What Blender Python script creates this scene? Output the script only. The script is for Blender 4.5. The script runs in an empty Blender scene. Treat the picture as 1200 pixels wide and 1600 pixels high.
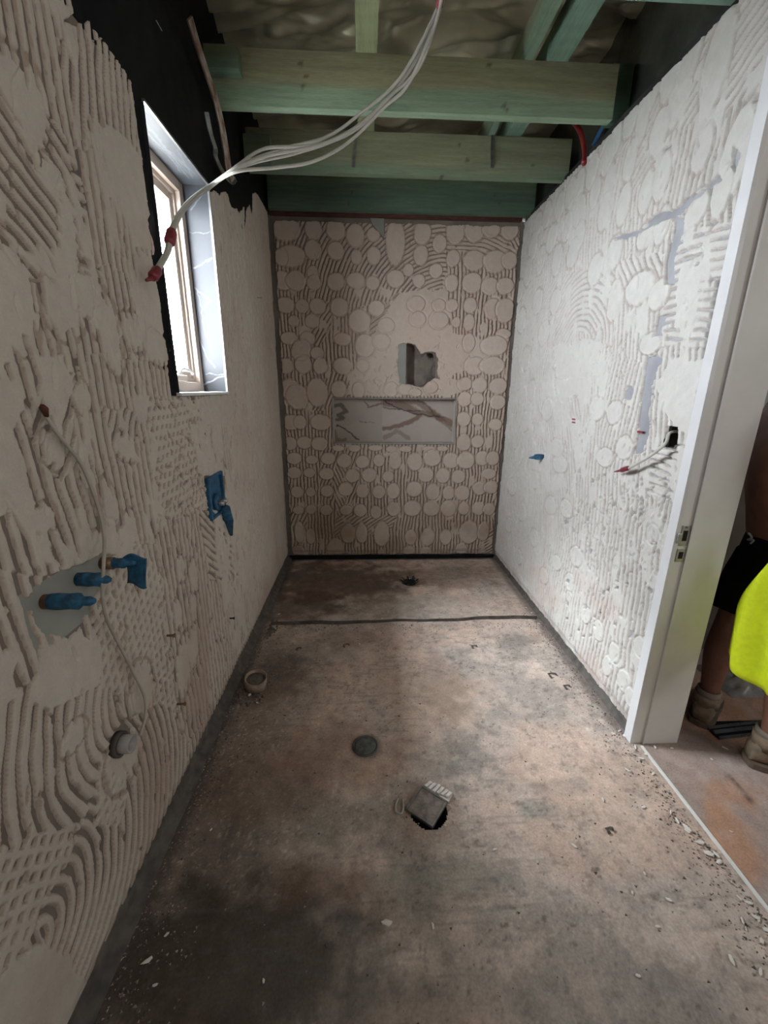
import bpy, bmesh, math, random
import numpy as np
from mathutils import Vector, Matrix

SC = bpy.context.scene
COL = SC.collection
R_ = math.radians

# ------------------------------------------------------------------ camera
EYE = np.array([0.0, 0.0, 1.45])
FPX = 653.27
FWD = np.array([0.04368112, 0.9582948, -0.28242349])
RGT = np.array([0.99903983, -0.04285344, 0.00911026])
UPV = np.array([0.0033725, 0.28255026, 0.95924657])
cam_d = bpy.data.cameras.new('camera')
cam_d.sensor_fit = 'HORIZONTAL'; cam_d.sensor_width = 36.0
cam_d.lens = FPX / 1200.0 * 36.0
cam_d.clip_start = 0.02
cam = bpy.data.objects.new('camera', cam_d); COL.objects.link(cam)
cam.matrix_world = Matrix(((RGT[0], UPV[0], -FWD[0], EYE[0]), (RGT[1], UPV[1], -FWD[1], EYE[1]),
                           (RGT[2], UPV[2], -FWD[2], EYE[2]), (0, 0, 0, 1)))
SC.camera = cam

# ------------------------------------------------------------------ world, lights, exposure
SC.view_settings.view_transform = 'Standard'
SC.view_settings.look = 'None'
SC.view_settings.exposure = 0.0
SC.view_settings.gamma = 1.0
SC.view_settings.use_curve_mapping = False
w = bpy.data.worlds.new('overcast_sky'); SC.world = w; w.use_nodes = True
bgn = w.node_tree.nodes['Background']
bgn.inputs[0].default_value = (0.86, 0.93, 1.0, 1); # overcast sky, brighter around the veiled sun high on the window side
_n, _k = w.node_tree.nodes, w.node_tree.links
_tc = _n.new('ShaderNodeTexCoord'); _dp = _n.new('ShaderNodeVectorMath'); _dp.operation = 'DOT_PRODUCT'
_dp.inputs[1].default_value = (-0.545, 0.02, 0.838)
_mr = _n.new('ShaderNodeMapRange'); _mr.interpolation_type = 'SMOOTHSTEP'
for _i, _v in ((1, 0.86), (2, 0.995), (3, 72.0), (4, 330.0)): _mr.inputs[_i].default_value = _v
_k.new(_tc.outputs['Generated'], _dp.inputs[0]); _k.new(_dp.outputs['Value'], _mr.inputs[0]); _k.new(_mr.outputs[0], bgn.inputs[1])


def area(name, loc, aim, sx, sy, power, col, portal=False, spread=180):
    d = bpy.data.lights.new(name, 'AREA'); d.shape = 'RECTANGLE'; d.size = sx; d.size_y = sy
    d.energy = power; d.color = col; d.spread = R_(spread)
    if portal: d.cycles.is_portal = True
    o = bpy.data.objects.new(name, d); COL.objects.link(o); o.location = loc
    o.rotation_euler = (Vector(aim) - Vector(loc)).to_track_quat('-Z', 'Y').to_euler()
    return o


area('window_portal', (-0.875, 1.885, 1.86), (1, 1.885, 1.86), 0.86, 0.5, 1, (1, 1, 1), portal=True)
area('near_fill', (0.75, -0.95, 2.25), (0.1, 2.2, 1.3), 0.7, 0.6, 9.5, (1.0, 0.95, 0.88))  # added unseen fill lamp behind the camera, raking the left wall
area('hall_daylight', (3.2, -0.4, 2.0), (1.4, 1.2, 0.7), 1.2, 1.4, 22, (0.97, 0.98, 1.0))

XL, XR, D, H = -0.678, 1.160, 3.472, 2.63


def at(px, py, ax, v):          # the point where the sight line through a photo pixel meets a plane
    d = FWD * FPX + RGT * (px - 600) - UPV * (py - 800)
    return EYE + d * ((v - EYE[ax]) / d[ax])


def L(px, py, off=0.0): return at(px, py, 0, XL + off)
def RW(px, py, off=0.0): return at(px, py, 0, XR - off)
def B(px, py, off=0.0): return at(px, py, 1, D - off)
def F(px, py, z=0.0): return at(px, py, 2, z)


# ------------------------------------------------------------------ materials
def nodes_mat(name):
    m = bpy.data.materials.new(name); m.use_nodes = True
    nt = m.node_tree; return m, nt, nt.nodes['Principled BSDF']


def mat(name, col, rough=0.6, metal=0.0, var=0.12, scale=12.0, bump=0.15, stretch=None, col2=None, spec=0.5, trans=0.0):
    m, nt, p = nodes_mat(name); N = nt.nodes; K = nt.links
    tc = N.new('ShaderNodeTexCoord'); mp = N.new('ShaderNodeMapping'); nz = N.new('ShaderNodeTexNoise')
    K.new(tc.outputs['Object'], mp.inputs['Vector']); K.new(mp.outputs['Vector'], nz.inputs['Vector'])
    if stretch: mp.inputs['Scale'].default_value = stretch
    nz.inputs['Scale'].default_value = scale; nz.inputs['Detail'].default_value = 6
    r = N.new('ShaderNodeValToRGB'); K.new(nz.outputs['Fac'], r.inputs['Fac'])
    c2 = col2 if col2 else tuple(min(1, c * (1 + var)) for c in col)
    c1 = col if col2 else tuple(c * (1 - var) for c in col)
    r.color_ramp.elements[0].position = 0.35; r.color_ramp.elements[1].position = 0.65
    r.color_ramp.elements[0].color = (*c1, 1); r.color_ramp.elements[1].color = (*c2, 1)
    K.new(r.outputs['Color'], p.inputs['Base Color'])
    p.inputs['Roughness'].default_value = rough; p.inputs['Metallic'].default_value = metal
    p.inputs['Specular IOR Level'].default_value = spec
    if trans: p.inputs['Transmission Weight'].default_value = trans
    if bump:
        b = N.new('ShaderNodeBump'); b.inputs['Strength'].default_value = bump; b.inputs['Distance'].default_value = 0.004
        K.new(nz.outputs['Fac'], b.inputs['Height']); K.new(b.outputs['Normal'], p.inputs['Normal'])
    return m


def attr_mat(name, rough=0.85, var=0.1, scale=40.0, bump=0.25, dist=0.002, spec=0.3, grain=250.0, metal=0.0, stretch=None):
    m, nt, p = nodes_mat(name); N = nt.nodes; K = nt.links
    a = N.new('ShaderNodeAttribute'); a.attribute_name = 'Col'
    tc = N.new('ShaderNodeTexCoord'); n1 = N.new('ShaderNodeTexNoise'); n2 = N.new('ShaderNodeTexNoise')
    src = tc.outputs['Object']
    if stretch:
        mp = N.new('ShaderNodeMapping'); mp.inputs['Scale'].default_value = stretch
        K.new(src, mp.inputs['Vector']); src = mp.outputs['Vector']
    for n, s in ((n1, scale), (n2, grain)):
        K.new(src, n.inputs['Vector']); n.inputs['Scale'].default_value = s; n.inputs['Detail'].default_value = 5
    ad = N.new('ShaderNodeMath'); ad.operation = 'ADD'; K.new(n1.outputs['Fac'], ad.inputs[0]); K.new(n2.outputs['Fac'], ad.inputs[1])
    mr = N.new('ShaderNodeMapRange'); K.new(ad.outputs[0], mr.inputs['Value'])
    mr.inputs['From Min'].default_value = 0.7; mr.inputs['From Max'].default_value = 1.3
    mr.inputs['To Min'].default_value = 1 - var; mr.inputs['To Max'].default_value = 1 + var
    vm = N.new('ShaderNodeVectorMath'); vm.operation = 'SCALE'
    K.new(a.outputs['Color'], vm.inputs[0]); K.new(mr.outputs['Result'], vm.inputs['Scale'])
    K.new(vm.outputs['Vector'], p.inputs['Base Color'])
    p.inputs['Roughness'].default_value = rough; p.inputs['Specular IOR Level'].default_value = spec
    p.inputs['Metallic'].default_value = metal
    b = N.new('ShaderNodeBump'); b.inputs['Strength'].default_value = bump; b.inputs['Distance'].default_value = dist
    K.new(ad.outputs[0], b.inputs['Height']); K.new(b.outputs['Normal'], p.inputs['Normal'])
    return m


M = {}
M['adhesive'] = attr_mat('dried_tile_adhesive', 0.9, 0.07, 30, 0.3, 0.0012)
M['concrete'] = attr_mat('dirty_concrete', 0.8, 0.22, 18, 0.6, 0.003, grain=140)
M['timber'] = attr_mat('green_treated_pine', 0.7, 0.18, 4, 0.3, 0.002, grain=30, stretch=(1.0, 14, 14))
M['timber_y'] = attr_mat('green_treated_pine_lengthwise', 0.7, 0.18, 4, 0.3, 0.002, grain=30, stretch=(14, 1.0, 14))
M['marble'] = attr_mat('marble_look_tile', 0.5, 0.04, 8, 0.0, 0.001, spec=0.5)
M['board'] = mat('grey_waterproofed_board', (0.33, 0.33, 0.35), 0.75, var=0.15, scale=9)
M['board_green'] = mat('grey_green_board', (0.28, 0.285, 0.255), 0.7, var=0.08, scale=9)
M['board_left'] = mat('dusty_grey_board', (0.185, 0.150, 0.125), 0.8, var=0.12, scale=9)
M['board_back'] = mat('dusty_brown_grey_board', (0.185, 0.155, 0.13), 0.8, var=0.2, scale=7)
M['black'] = mat('black_membrane', (0.008, 0.008, 0.009), 0.8, var=0.3, scale=15, spec=0.15)
M['black_gloss'] = mat('black_shiny_plastic', (0.02, 0.02, 0.022), 0.25, var=0.3)
M['caulk'] = mat('dark_grey_sealant', (0.085, 0.074, 0.064), 0.7, var=0.35, scale=25, bump=0.5)
M['foil'] = mat('dull_roof_sarking', (0.42, 0.41, 0.29), 0.33, 0.4, var=0.2, scale=5, bump=0.2)
M['foil_dark'] = mat('dark_shiny_sarking', (0.10, 0.10, 0.09), 0.22, 0.6, var=0.4, scale=7, bump=1.0)
M['frame'] = mat('cream_aluminium', (0.50, 0.42, 0.36), 0.35, var=0.02, bump=0)
M['white'] = mat('white_paint', (0.78, 0.78, 0.76), 0.45, var=0.03, scale=6, bump=0.05)
M['jamb'] = mat('pale_grey_primed_timber', (0.74, 0.73, 0.69), 0.55, var=0.06, scale=5, bump=0.05)
M['trimwhite'] = mat('white_tile_trim', (0.72, 0.72, 0.72), 0.3, var=0.02, bump=0)
M['cable'] = mat('white_cable_sheath', (0.50, 0.485, 0.435), 0.4, var=0.06, scale=20, bump=0.05)
M['cable_grey'] = mat('dusty_beige_cable_sheath', (0.42, 0.38, 0.33), 0.6, var=0.1, scale=20)
M['red'] = mat('red_tape', (0.20, 0.025, 0.035), 0.45, var=0.2, scale=60)
M['redpipe'] = mat('red_conduit', (0.22, 0.012, 0.012), 0.35, var=0.1)
M['bluepipe'] = mat('blue_conduit', (0.015, 0.09, 0.22), 0.4, var=0.1)
M['blue'] = mat('blue_tape', (0.02, 0.10, 0.19), 0.6, var=0.45, scale=45, bump=0.5)
M['bluebox'] = mat('blue_membrane_paint', (0.02, 0.10, 0.19), 0.5, var=0.35, scale=30)
M['brass'] = mat('tarnished_brass', (0.25, 0.15, 0.09), 0.5, 0.7, var=0.3, scale=60)
M['chrome'] = mat('scratched_chrome', (0.50, 0.50, 0.50), 0.5, 1.0, var=0.15, scale=60)
M['steel'] = mat('dull_steel', (0.30, 0.30, 0.29), 0.4, 0.85, var=0.2, scale=30)
M['rust'] = mat('rust_streaked_strap', (0.16, 0.07, 0.035), 0.6, 0.2, scale=18, stretch=(6, 1, 1), col2=(0.40, 0.36, 0.30))
M['pvc'] = mat('grey_pvc', (0.36, 0.34, 0.32), 0.5, var=0.12, scale=25)
M['pvc_cream'] = mat('muddy_cream_pvc', (0.27, 0.20, 0.15), 0.6, var=0.35, scale=30)
M['cavity'] = mat('grey_brown_cavity_wall', (0.22, 0.185, 0.155), 0.9, var=0.25, scale=12, bump=0.6)
M['dark'] = mat('dark_void', (0.012, 0.011, 0.010), 0.9, var=0.3)
M['darkwood'] = mat('dark_red_brown_timber', (0.07, 0.02, 0.012), 0.7, var=0.4, scale=20, stretch=(1, 8, 8))
M['chip'] = mat('white_adhesive_chip', (0.72, 0.68, 0.62), 0.8, var=0.1, scale=60)
M['crumb'] = mat('brown_grey_crumb', (0.17, 0.12, 0.09), 0.9, scale=15, col2=(0.42, 0.36, 0.31))
M['brick'] = mat('grey_brown_mortar', (0.12, 0.095, 0.08), 0.9, var=0.3, scale=20, bump=0.6)
M['skin'] = mat('tanned_skin', (0.21, 0.095, 0.062), 0.55, var=0.12, scale=20, bump=0.1)
M['shorts'] = mat('black_cotton', (0.007, 0.007, 0.008), 0.9, var=0.3, scale=40, spec=0.1)
M['boot'] = mat('dusty_tan_suede', (0.21, 0.155, 0.105), 0.85, var=0.25, scale=25, bump=0.5)
M['sole'] = mat('brown_rubber_sole', (0.12, 0.085, 0.06), 0.8, var=0.2)
M['sock'] = mat('grey_sock', (0.22, 0.18, 0.14), 0.9, var=0.2)
M['hair'] = mat('dark_hair', (0.02, 0.014, 0.01), 0.7, var=0.3, scale=60)
M['hivis'] = mat('fluorescent_yellow_cloth', (0.66, 0.77, 0.008), 0.75, var=0.05, scale=60, bump=0.25)
M['plaster'] = mat('grey_white_plasterboard', (0.45, 0.44, 0.42), 0.8, var=0.06, scale=3)
M['hall_shade'] = mat('green_brown_shade', (0.10, 0.085, 0.06), 0.85, var=0.25, scale=4)  # shade of the hall background is put into this colour
M['plastic'] = mat('crumpled_clear_plastic', (0.35, 0.33, 0.30), 0.25, var=0.2, scale=20, trans=0.35)
M['logo'] = mat('pale_grey_print', (0.35, 0.35, 0.36), 0.7, var=0.1)
gm, gnt, gp = nodes_mat('window_glass')
gnt.nodes.remove(gp); gl = gnt.nodes.new('ShaderNodeBsdfTransparent'); gs = gnt.nodes.new('ShaderNodeBsdfGlossy')
gs.inputs['Roughness'].default_value = 0.02; mx = gnt.nodes.new('ShaderNodeMixShader'); mx.inputs[0].default_value = 0.06
gnt.links.new(gl.outputs[0], mx.inputs[1]); gnt.links.new(gs.outputs[0], mx.inputs[2])
gnt.links.new(mx.outputs[0], gnt.nodes['Material Output'].inputs['Surface'])
M['glass'] = gm


# ------------------------------------------------------------------ object helpers
def link(name, me, m, parent=None, smooth=False, keep_origin=False):
    n = len(me.vertices); co = np.empty(n * 3); me.vertices.foreach_get('co', co); co = co.reshape(-1, 3)
    lo, hi = co.min(0), co.max(0)
    c = np.array([(lo[0] + hi[0]) / 2, (lo[1] + hi[1]) / 2, lo[2]])
    co = co - c; me.vertices.foreach_set('co', co.ravel()); me.update()
    if smooth: me.polygons.foreach_set('use_smooth', [True] * len(me.polygons))
    me.materials.append(m)
    o = bpy.data.objects.new(name, me); COL.objects.link(o)
    base = Vector((0, 0, 0)); q = parent
    while q: base += q.location; q = q.parent
    o.parent = parent; o.location = Vector(c) - base
    return o


def obj(name, bm, m, parent=None, smooth=False, bevel=0):
    bmesh.ops.recalc_face_normals(bm, faces=bm.faces)
    me = bpy.data.meshes.new(name); bm.to_mesh(me); bm.free()
    o = link(name, me, m, parent, smooth)
    if bevel:
        b = o.modifiers.new('bevel', 'BEVEL'); b.width = bevel; b.segments = 2; b.limit_method = 'ANGLE'
    return o


def thing(name, label, cat, loc, group=None):
    o = bpy.data.objects.new(name, None); COL.objects.link(o); o.location = Vector(loc); o.empty_display_size = 0.05
    return tag(o, label, cat, group)


def tag(o, label, cat, group=None, kind=None):
    o['label'] = label; o['category'] = cat
    if group: o['group'] = group
    if kind: o['kind'] = kind
    return o


def struct(o, label=None):
    o['kind'] = 'structure'
    if label: o['label'] = label
    return o


def box(bm, lo, hi, rot=None, cen=None):
    r = bmesh.ops.create_cube(bm, size=1.0)
    lo, hi = Vector(lo), Vector(hi); c = (lo + hi) / 2; s = hi - lo
    for v in r['verts']:
        p = Vector((v.co.x * s.x, v.co.y * s.y, v.co.z * s.z))
        if rot is not None: p = rot @ p
        v.co = p + c
    return r['verts']


def bx(*boxes):
    bm = bmesh.new()
    for lo, hi in boxes: box(bm, lo, hi)
    return bm


def spline(pts, n=8):
    pts = [np.array(p, float) for p in pts]
    if len(pts) < 3: return pts
    P = [2 * pts[0] - pts[1]] + pts + [2 * pts[-1] - pts[-2]]; out = []
    for i in range(1, len(P) - 2):
        for k in range(n):
            t = k / n; a, b, c, d = P[i - 1], P[i], P[i + 1], P[i + 2]
            out.append(0.5 * (2 * b + (c - a) * t + (2 * a - 5 * b + 4 * c - d) * t * t + (3 * b - a - 3 * c + d) * t ** 3))
    out.append(pts[-1]); return out


def tube(bm, pts, r, seg=10, caps=True, flat=1.0, nrm=None):
    pts = [np.array(p, float) for p in pts]; n = len(pts)
    rr = r if hasattr(r, '__len__') else [r] * n
    rings = []; up = np.array(nrm if nrm is not None else (0.13, 0.27, 0.95)); prev = None
    for i in range(n):
        t = pts[min(i + 1, n - 1)] - pts[max(i - 1, 0)]; t = t / (np.linalg.norm(t) + 1e-9)
        a = np.cross(up if prev is None else prev, t)
        if np.linalg.norm(a) < 1e-3: a = np.cross(np.array([1, 0, 0.0]), t)
        a /= np.linalg.norm(a); b = np.cross(t, a); prev = b
        rings.append([bm.verts.new(pts[i] + rr[i] * (a * math.cos(2 * math.pi * k / seg) + flat * b * math.sin(2 * math.pi * k / seg))) for k in range(seg)])
    for i in range(n - 1):
        for k in range(seg):
            bm.faces.new((rings[i][k], rings[i][(k + 1) % seg], rings[i + 1][(k + 1) % seg], rings[i + 1][k]))
    if caps: bm.faces.new(rings[0][::-1]); bm.faces.new(rings[-1])
    return bm


def hollow(bm, a, b, r, t=0.004, seg=24):     # an open pipe with a wall thickness
    a, b = np.array(a, float), np.array(b, float); d = (b - a) / np.linalg.norm(b - a)
    u = np.cross(d, [0.1, 0.2, 1.0] if abs(d[2]) < 0.9 else [1.0, 0, 0]); u /= np.linalg.norm(u); v = np.cross(d, u)
    ring = []
    for c, q in ((a, r), (b, r), (b, r - t), (a, r - t)):
        ring.append([bm.verts.new(c + q * (u * math.cos(2 * math.pi * k / seg) + v * math.sin(2 * math.pi * k / seg))) for k in range(seg)])
    for j in range(4):
        A, C = ring[j], ring[(j + 1) % 4]
        for k in range(seg): bm.faces.new((A[k], A[(k + 1) % seg], C[(k + 1) % seg], C[k]))
    return bm


def set_col(me, rgb):
    a = me.color_attributes.new('Col', 'FLOAT_COLOR', 'POINT')
    buf = np.ones((len(me.vertices), 4), np.float32); buf[:, :3] = rgb
    a.data.foreach_set('color', buf.ravel())


def grid_obj(name, P, rgb, m, parent=None, keep=None, flip=False, smooth=True):
    """P: (nu, nv, 3) points of a sheet; keep: (nu-1, nv-1) mask of faces."""
    nu, nv = P.shape[:2]; idx = np.arange(nu * nv).reshape(nu, nv)
    q = np.stack([idx[:-1, :-1], idx[1:, :-1], idx[1:, 1:], idx[:-1, 1:]], -1)
    if flip: q = q[..., ::-1]
    q = q[keep] if keep is not None else q.reshape(-1, 4)
    used = np.zeros(nu * nv, bool); used[q.ravel()] = True
    re = np.cumsum(used) - 1; q = re[q]
    V = P.reshape(-1, 3)[used]
    me = bpy.data.meshes.new(name); me.vertices.add(len(V)); me.vertices.foreach_set('co', V.astype(np.float32).ravel())
    me.loops.add(q.size); me.loops.foreach_set('vertex_index', q.ravel().astype(np.int32))
    me.polygons.add(len(q)); me.polygons.foreach_set('loop_start', np.arange(0, q.size, 4, dtype=np.int32))
    me.update(calc_edges=True)
    if rgb is not None: set_col(me, rgb.reshape(-1, 3)[used])
    return link(name, me, m, parent, smooth)


def plank(name, lo, hi, colf, m, parent=None, res=0.012):
    """A timber box with subdivided faces whose grain colour comes from colf(points)."""
    lo, hi = np.array(lo, float), np.array(hi, float); bm = bmesh.new()
    for ax in range(3):
        a, b = [i for i in range(3) if i != ax]
        na = max(1, int((hi[a] - lo[a]) / res)); nb = max(1, int((hi[b] - lo[b]) / res))
        for side in (lo[ax], hi[ax]):
            g = []
            for i in range(na + 1):
                row = []
                for j in range(nb + 1):
                    p = [0, 0, 0]; p[ax] = side; p[a] = lo[a] + (hi[a] - lo[a]) * i / na; p[b] = lo[b] + (hi[b] - lo[b]) * j / nb
                    row.append(bm.verts.new(p))
                g.append(row)
            for i in range(na):
                for j in range(nb): bm.faces.new((g[i][j], g[i + 1][j], g[i + 1][j + 1], g[i][j + 1]))
    bmesh.ops.remove_doubles(bm, verts=bm.verts, dist=1e-5); bmesh.ops.recalc_face_normals(bm, faces=bm.faces)
    me = bpy.data.meshes.new(name); bm.to_mesh(me); bm.free()
    co = np.empty(len(me.vertices) * 3); me.vertices.foreach_get('co', co)
    set_col(me, colf(co.reshape(-1, 3)))
    return link(name, me, m, parent)


# ------------------------------------------------------------------ noise and relief
_rng = np.random.default_rng(7); _T = _rng.random((256, 256))


def noise(x, y, seed=0):
    x = x + seed * 17.31; y = y + seed * 9.77
    i = np.floor(x).astype(int); j = np.floor(y).astype(int); fx = x - i; fy = y - j
    fx = fx * fx * (3 - 2 * fx); fy = fy * fy * (3 - 2 * fy); i &= 255; j &= 255; i1 = (i + 1) & 255; j1 = (j + 1) & 255
    return (_T[i, j] * (1 - fx) + _T[i1, j] * fx) * (1 - fy) + (_T[i, j1] * (1 - fx) + _T[i1, j1] * fx) * fy


def fbm(x, y, seed=0, o=4):
    s = 0; a = 0.5; t = 0
    for k in range(o): s = s + a * noise(x * 2 ** k, y * 2 ** k, seed + k); t += a; a *= 0.5
    return s / t


def ss(a, b, x):
    t = np.clip((x - a) / (b - a), 0, 1); return t * t * (3 - 2 * t)


def inpoly(U, V, poly):
    m = np.zeros(U.shape, bool); n = len(poly)
    for i in range(n):
        x1, y1 = poly[i]; x2, y2 = poly[(i + 1) % n]
        if y1 == y2: continue
        c = ((y1 > V) != (y2 > V)) & (U < (x2 - x1) * (V - y1) / (y2 - y1) + x1)
        m ^= c
    return m


def seg_dist(U, V, pts):
    d = np.full(U.shape, 9.0)
    for (x1, y1), (x2, y2) in zip(pts[:-1], pts[1:]):
        dx, dy = x2 - x1, y2 - y1; l2 = dx * dx + dy * dy + 1e-12
        t = np.clip(((U - x1) * dx + (V - y1) * dy) / l2, 0, 1)
        d = np.minimum(d, np.hypot(U - x1 - t * dx, V - y1 - t * dy))
    return d


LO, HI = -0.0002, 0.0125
C_RAW_SHADE = np.array([0.45, 0.385, 0.335]); C_FLAT = np.array([0.57, 0.53, 0.475])  # unpressed adhesive tone, which also carries the painted shade of the grooves


class Coat:
    """A coat of combed tile adhesive over one wall: heights above the board and colours, over (u, v) in metres."""
    def __init__(s, u0, u1, v0, v1, res, px, seed, pitch=0.032, lo=LO, moat=0.8, open_=0.0, top=HI, raw=C_RAW_SHADE):
        s.lo = lo; s.moat = moat; s.open = open_; s.top = top; s.raw = raw  # raw: unpressed adhesive tone with the groove shade painted in
        s.u = np.arange(u0, u1 + res / 2, res); s.v = np.arange(v0, v1 + res / 2, res)
        s.U, s.V = np.meshgrid(s.u, s.v, indexing='ij'); s.res = res; s.px = px; s.seed = seed; s.pitch = pitch
        s.wu = s.U + 0.05 * (fbm(s.U / 0.09, s.V / 0.09, seed + 20) - 0.5)
        s.wv = s.V + 0.05 * (fbm(s.U / 0.09, s.V / 0.09, seed + 30) - 0.5)
        s.h = np.zeros(s.U.shape); s.flat = np.zeros(s.U.shape)
        s.soft = fbm(s.U / 0.30, s.V / 0.30, seed + 40)

    def poly(s, pts): return inpoly(s.wu, s.wv, [s.px(*p) for p in pts])

    def stripes(s, m, ang=None, fan=None, duty=0.5, hi=None, cross=None, pitch=None, wob=0.5, dash=0.6):
        U, V = s.U[m], s.V[m]; pt = pitch or s.pitch; hi = hi or s.top
        if fan is not None:
            c = s.px(*fan); ph = np.hypot(U - c[0], V - c[1]) / pt
        else:
            a = R_(ang); ph = (-U * math.sin(a) + V * math.cos(a)) / pt
        ph = ph + wob * (fbm(U / 0.25, V / 0.25, s.seed + 3) - 0.5) * 2 + 0.22 * (noise(U / 0.05, V / 0.05, s.seed + 9) - 0.5)
        g = 0.5 + 0.5 * np.cos(2 * np.pi * ph)
        # how far the ridges were squashed shut varies from place to place
        press = fbm(U / 0.055, V / 0.11, s.seed + 12)
        d = duty - s.open + 0.34 * (press - 0.5) * dash * 2
        h = s.lo + (hi - s.lo) * ss(0.74 - d - 0.11, 0.74 - d + 0.15, g)
        if cross is not None:
            a = R_(cross); p2 = (-U * math.sin(a) + V * math.cos(a)) / (pt * 0.95) + 0.5 * noise(U / 0.1, V / 0.1, 5)
            g2 = 0.5 + 0.5 * np.cos(2 * np.pi * p2)
            h = np.maximum(h, LO + (hi - LO) * ss(0.38, 0.62, g2))
        s.h[m] = h; s.flat[m] = 0

    def patch(s, pts, rim=True, **k):
        m = s.poly(pts) if pts else np.ones(s.U.shape, bool)
        s.stripes(m, **k)

    def torn(s, pts, t=0.53, cell=(0.05, 0.11), ang=90, lvl=1.0):
        """Squashed smooth patches with torn, drawn-out ends."""
        m = s.poly(pts) if pts else np.ones(s.U.shape, bool)
        U, V = s.U[m], s.V[m]; a = R_(ang); p = U * math.cos(a) + V * math.sin(a); q = -U * math.sin(a) + V * math.cos(a)
        n = fbm(p / cell[1], q / cell[0], s.seed + 55, 3); k = ss(t - 0.03, t + 0.03, n + 0.05 * (np.clip((s.h[m] - s.lo) / (s.top - s.lo), 0, 1) - 0.5))
        s.h[m] = np.maximum(s.h[m], s.lo + (s.top * lvl - s.lo) * k); s.flat[m] = np.maximum(s.flat[m], k)

    def blob(s, u, v, ru, rv, ang=0.0, lvl=None, jag=0.35, rim=0.0012):
        R = max(ru, rv) * 1.5; i0, i1 = np.searchsorted(s.u, [u - R, u + R]); j0, j1 = np.searchsorted(s.v, [v - R, v + R])
        if i0 >= i1 or j0 >= j1: return
        U = s.U[i0:i1, j0:j1] - u; V = s.V[i0:i1, j0:j1] - v; a = R_(ang)
        p = U * math.cos(a) + V * math.sin(a); q = -U * math.sin(a) + V * math.cos(a)
        d = np.hypot(p / ru, q / rv) + jag * 0.5 * (fbm(s.U[i0:i1, j0:j1] / 0.045, s.V[i0:i1, j0:j1] / 0.045, s.seed + 66, 3) - 0.5)
        if jag > 0.6: d = d + 0.30 * (0.5 - np.clip((s.h[i0:i1, j0:j1] - s.lo) / (s.top - s.lo), 0, 1))
        lv = lvl if lvl is not None else s.top * 1.05
        k = ss(1.06, 0.95, d)
        e = ss(0.80, 0.97, d) * ss(1.12, 1.0, d)
        # a shallow groove is dragged round the foot of the disc
        moat = ss(0.16, 0.0, np.abs(d - 1.12)) * 0.8
        hh = s.h[i0:i1, j0:j1]
        hh = hh - (hh - LO) * moat * s.moat
        s.h[i0:i1, j0:j1] = np.where(k > 0.001, np.maximum(hh, LO + (lv - LO) * k), hh) + rim * e * ss(0.3, -0.9, V / rv)
        fl = s.flat[i0:i1, j0:j1]; s.flat[i0:i1, j0:j1] = np.maximum(fl, k)

    def bare(s, pts, depth=-0.003):
        m = s.poly(pts); s.h[m] = depth

    def lump(s, pts, lvl=0.008, flatc=1.0):
        m = s.poly(pts); s.h[m] = lvl * 1.6 * s.top / HI + 0.003 * (fbm(s.U[m] / 0.06, s.V[m] / 0.06, s.seed + 8) - 0.5); s.flat[m] = flatc

    def pits(s, pts, n, seed, ln=(0.008, 0.03), wd=(0.003, 0.007), ang=(-20, 20), depth=0.006):
        """Torn nicks and pulled-up flecks."""
        g = random.Random(seed); P = [s.px(*p) for p in pts]
        us = [p[0] for p in P]; vs = [p[1] for p in P]
        for _ in range(n):
            u = g.uniform(min(us), max(us)); v = g.uniform(min(vs), max(vs))
            if not inpoly(np.array([u]), np.array([v]), P)[0]: continue
            a = R_(90 + g.uniform(*ang)); l = g.uniform(*ln); wdt = g.uniform(*wd); R = l * 1.6
            i0, i1 = np.searchsorted(s.u, [u - R, u + R]); j0, j1 = np.searchsorted(s.v, [v - R, v + R])
            if i0 >= i1 or j0 >= j1: continue
            U = s.U[i0:i1, j0:j1] - u; V = s.V[i0:i1, j0:j1] - v
            p = U * math.cos(a) + V * math.sin(a); q = -U * math.sin(a) + V * math.cos(a)
            d = np.hypot(p / l, q / wdt); k = ss(1.2, 0.6, d); sgn = -1 if g.random() < 0.72 else 0.6
            s.h[i0:i1, j0:j1] += sgn * depth * k

    def finish(s, name, parent, plane, board, sgn, axis, holes, stain):
        U, V = s.U, s.V
        kf = ss(0.085, 0.05, V) * (s.h > 0); s.h = s.h * (1 - kf) + 0.3 * s.top * kf
        h = s.h + 0.0011 * (fbm(U / 0.02, V / 0.02, s.seed + 1, 3) - 0.5) + 0.003 * (fbm(U / 0.25, V / 0.25, s.seed + 2, 2) - 0.5)
        h = np.where(s.h < 0, s.h, h)
        P = np.empty(U.shape + (3,)); P[..., 2] = V
        P[..., 1 - axis] = U; P[..., axis] = board + sgn * h
        # pressed faces pale, unpressed duller; groove shade painted into the colour by height
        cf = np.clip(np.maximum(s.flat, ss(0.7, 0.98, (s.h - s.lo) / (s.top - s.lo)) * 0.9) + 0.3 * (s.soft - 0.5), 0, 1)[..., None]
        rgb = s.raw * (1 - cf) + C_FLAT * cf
        rgb = rgb * (1 + 0.16 * (fbm(U / 0.5, V / 0.5, s.seed + 4) - 0.5))[..., None]
        rgb = stain(U, V, rgb)
        keep = np.ones((U.shape[0] - 1, U.shape[1] - 1), bool)
        for f in holes:
            m = f(U, V); keep &= ~(m[:-1, :-1] & m[1:, :-1] & m[1:, 1:] & m[:-1, 1:])
        low = s.h < -0.001; keep &= ~(low[:-1, :-1] & low[1:, :-1] & low[1:, 1:] & low[:-1, 1:])
        flip = (axis == 0 and sgn > 0) is False if axis == 0 else (sgn < 0)
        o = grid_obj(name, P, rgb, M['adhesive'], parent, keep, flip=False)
        o.modifiers.clear()
        return o


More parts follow.
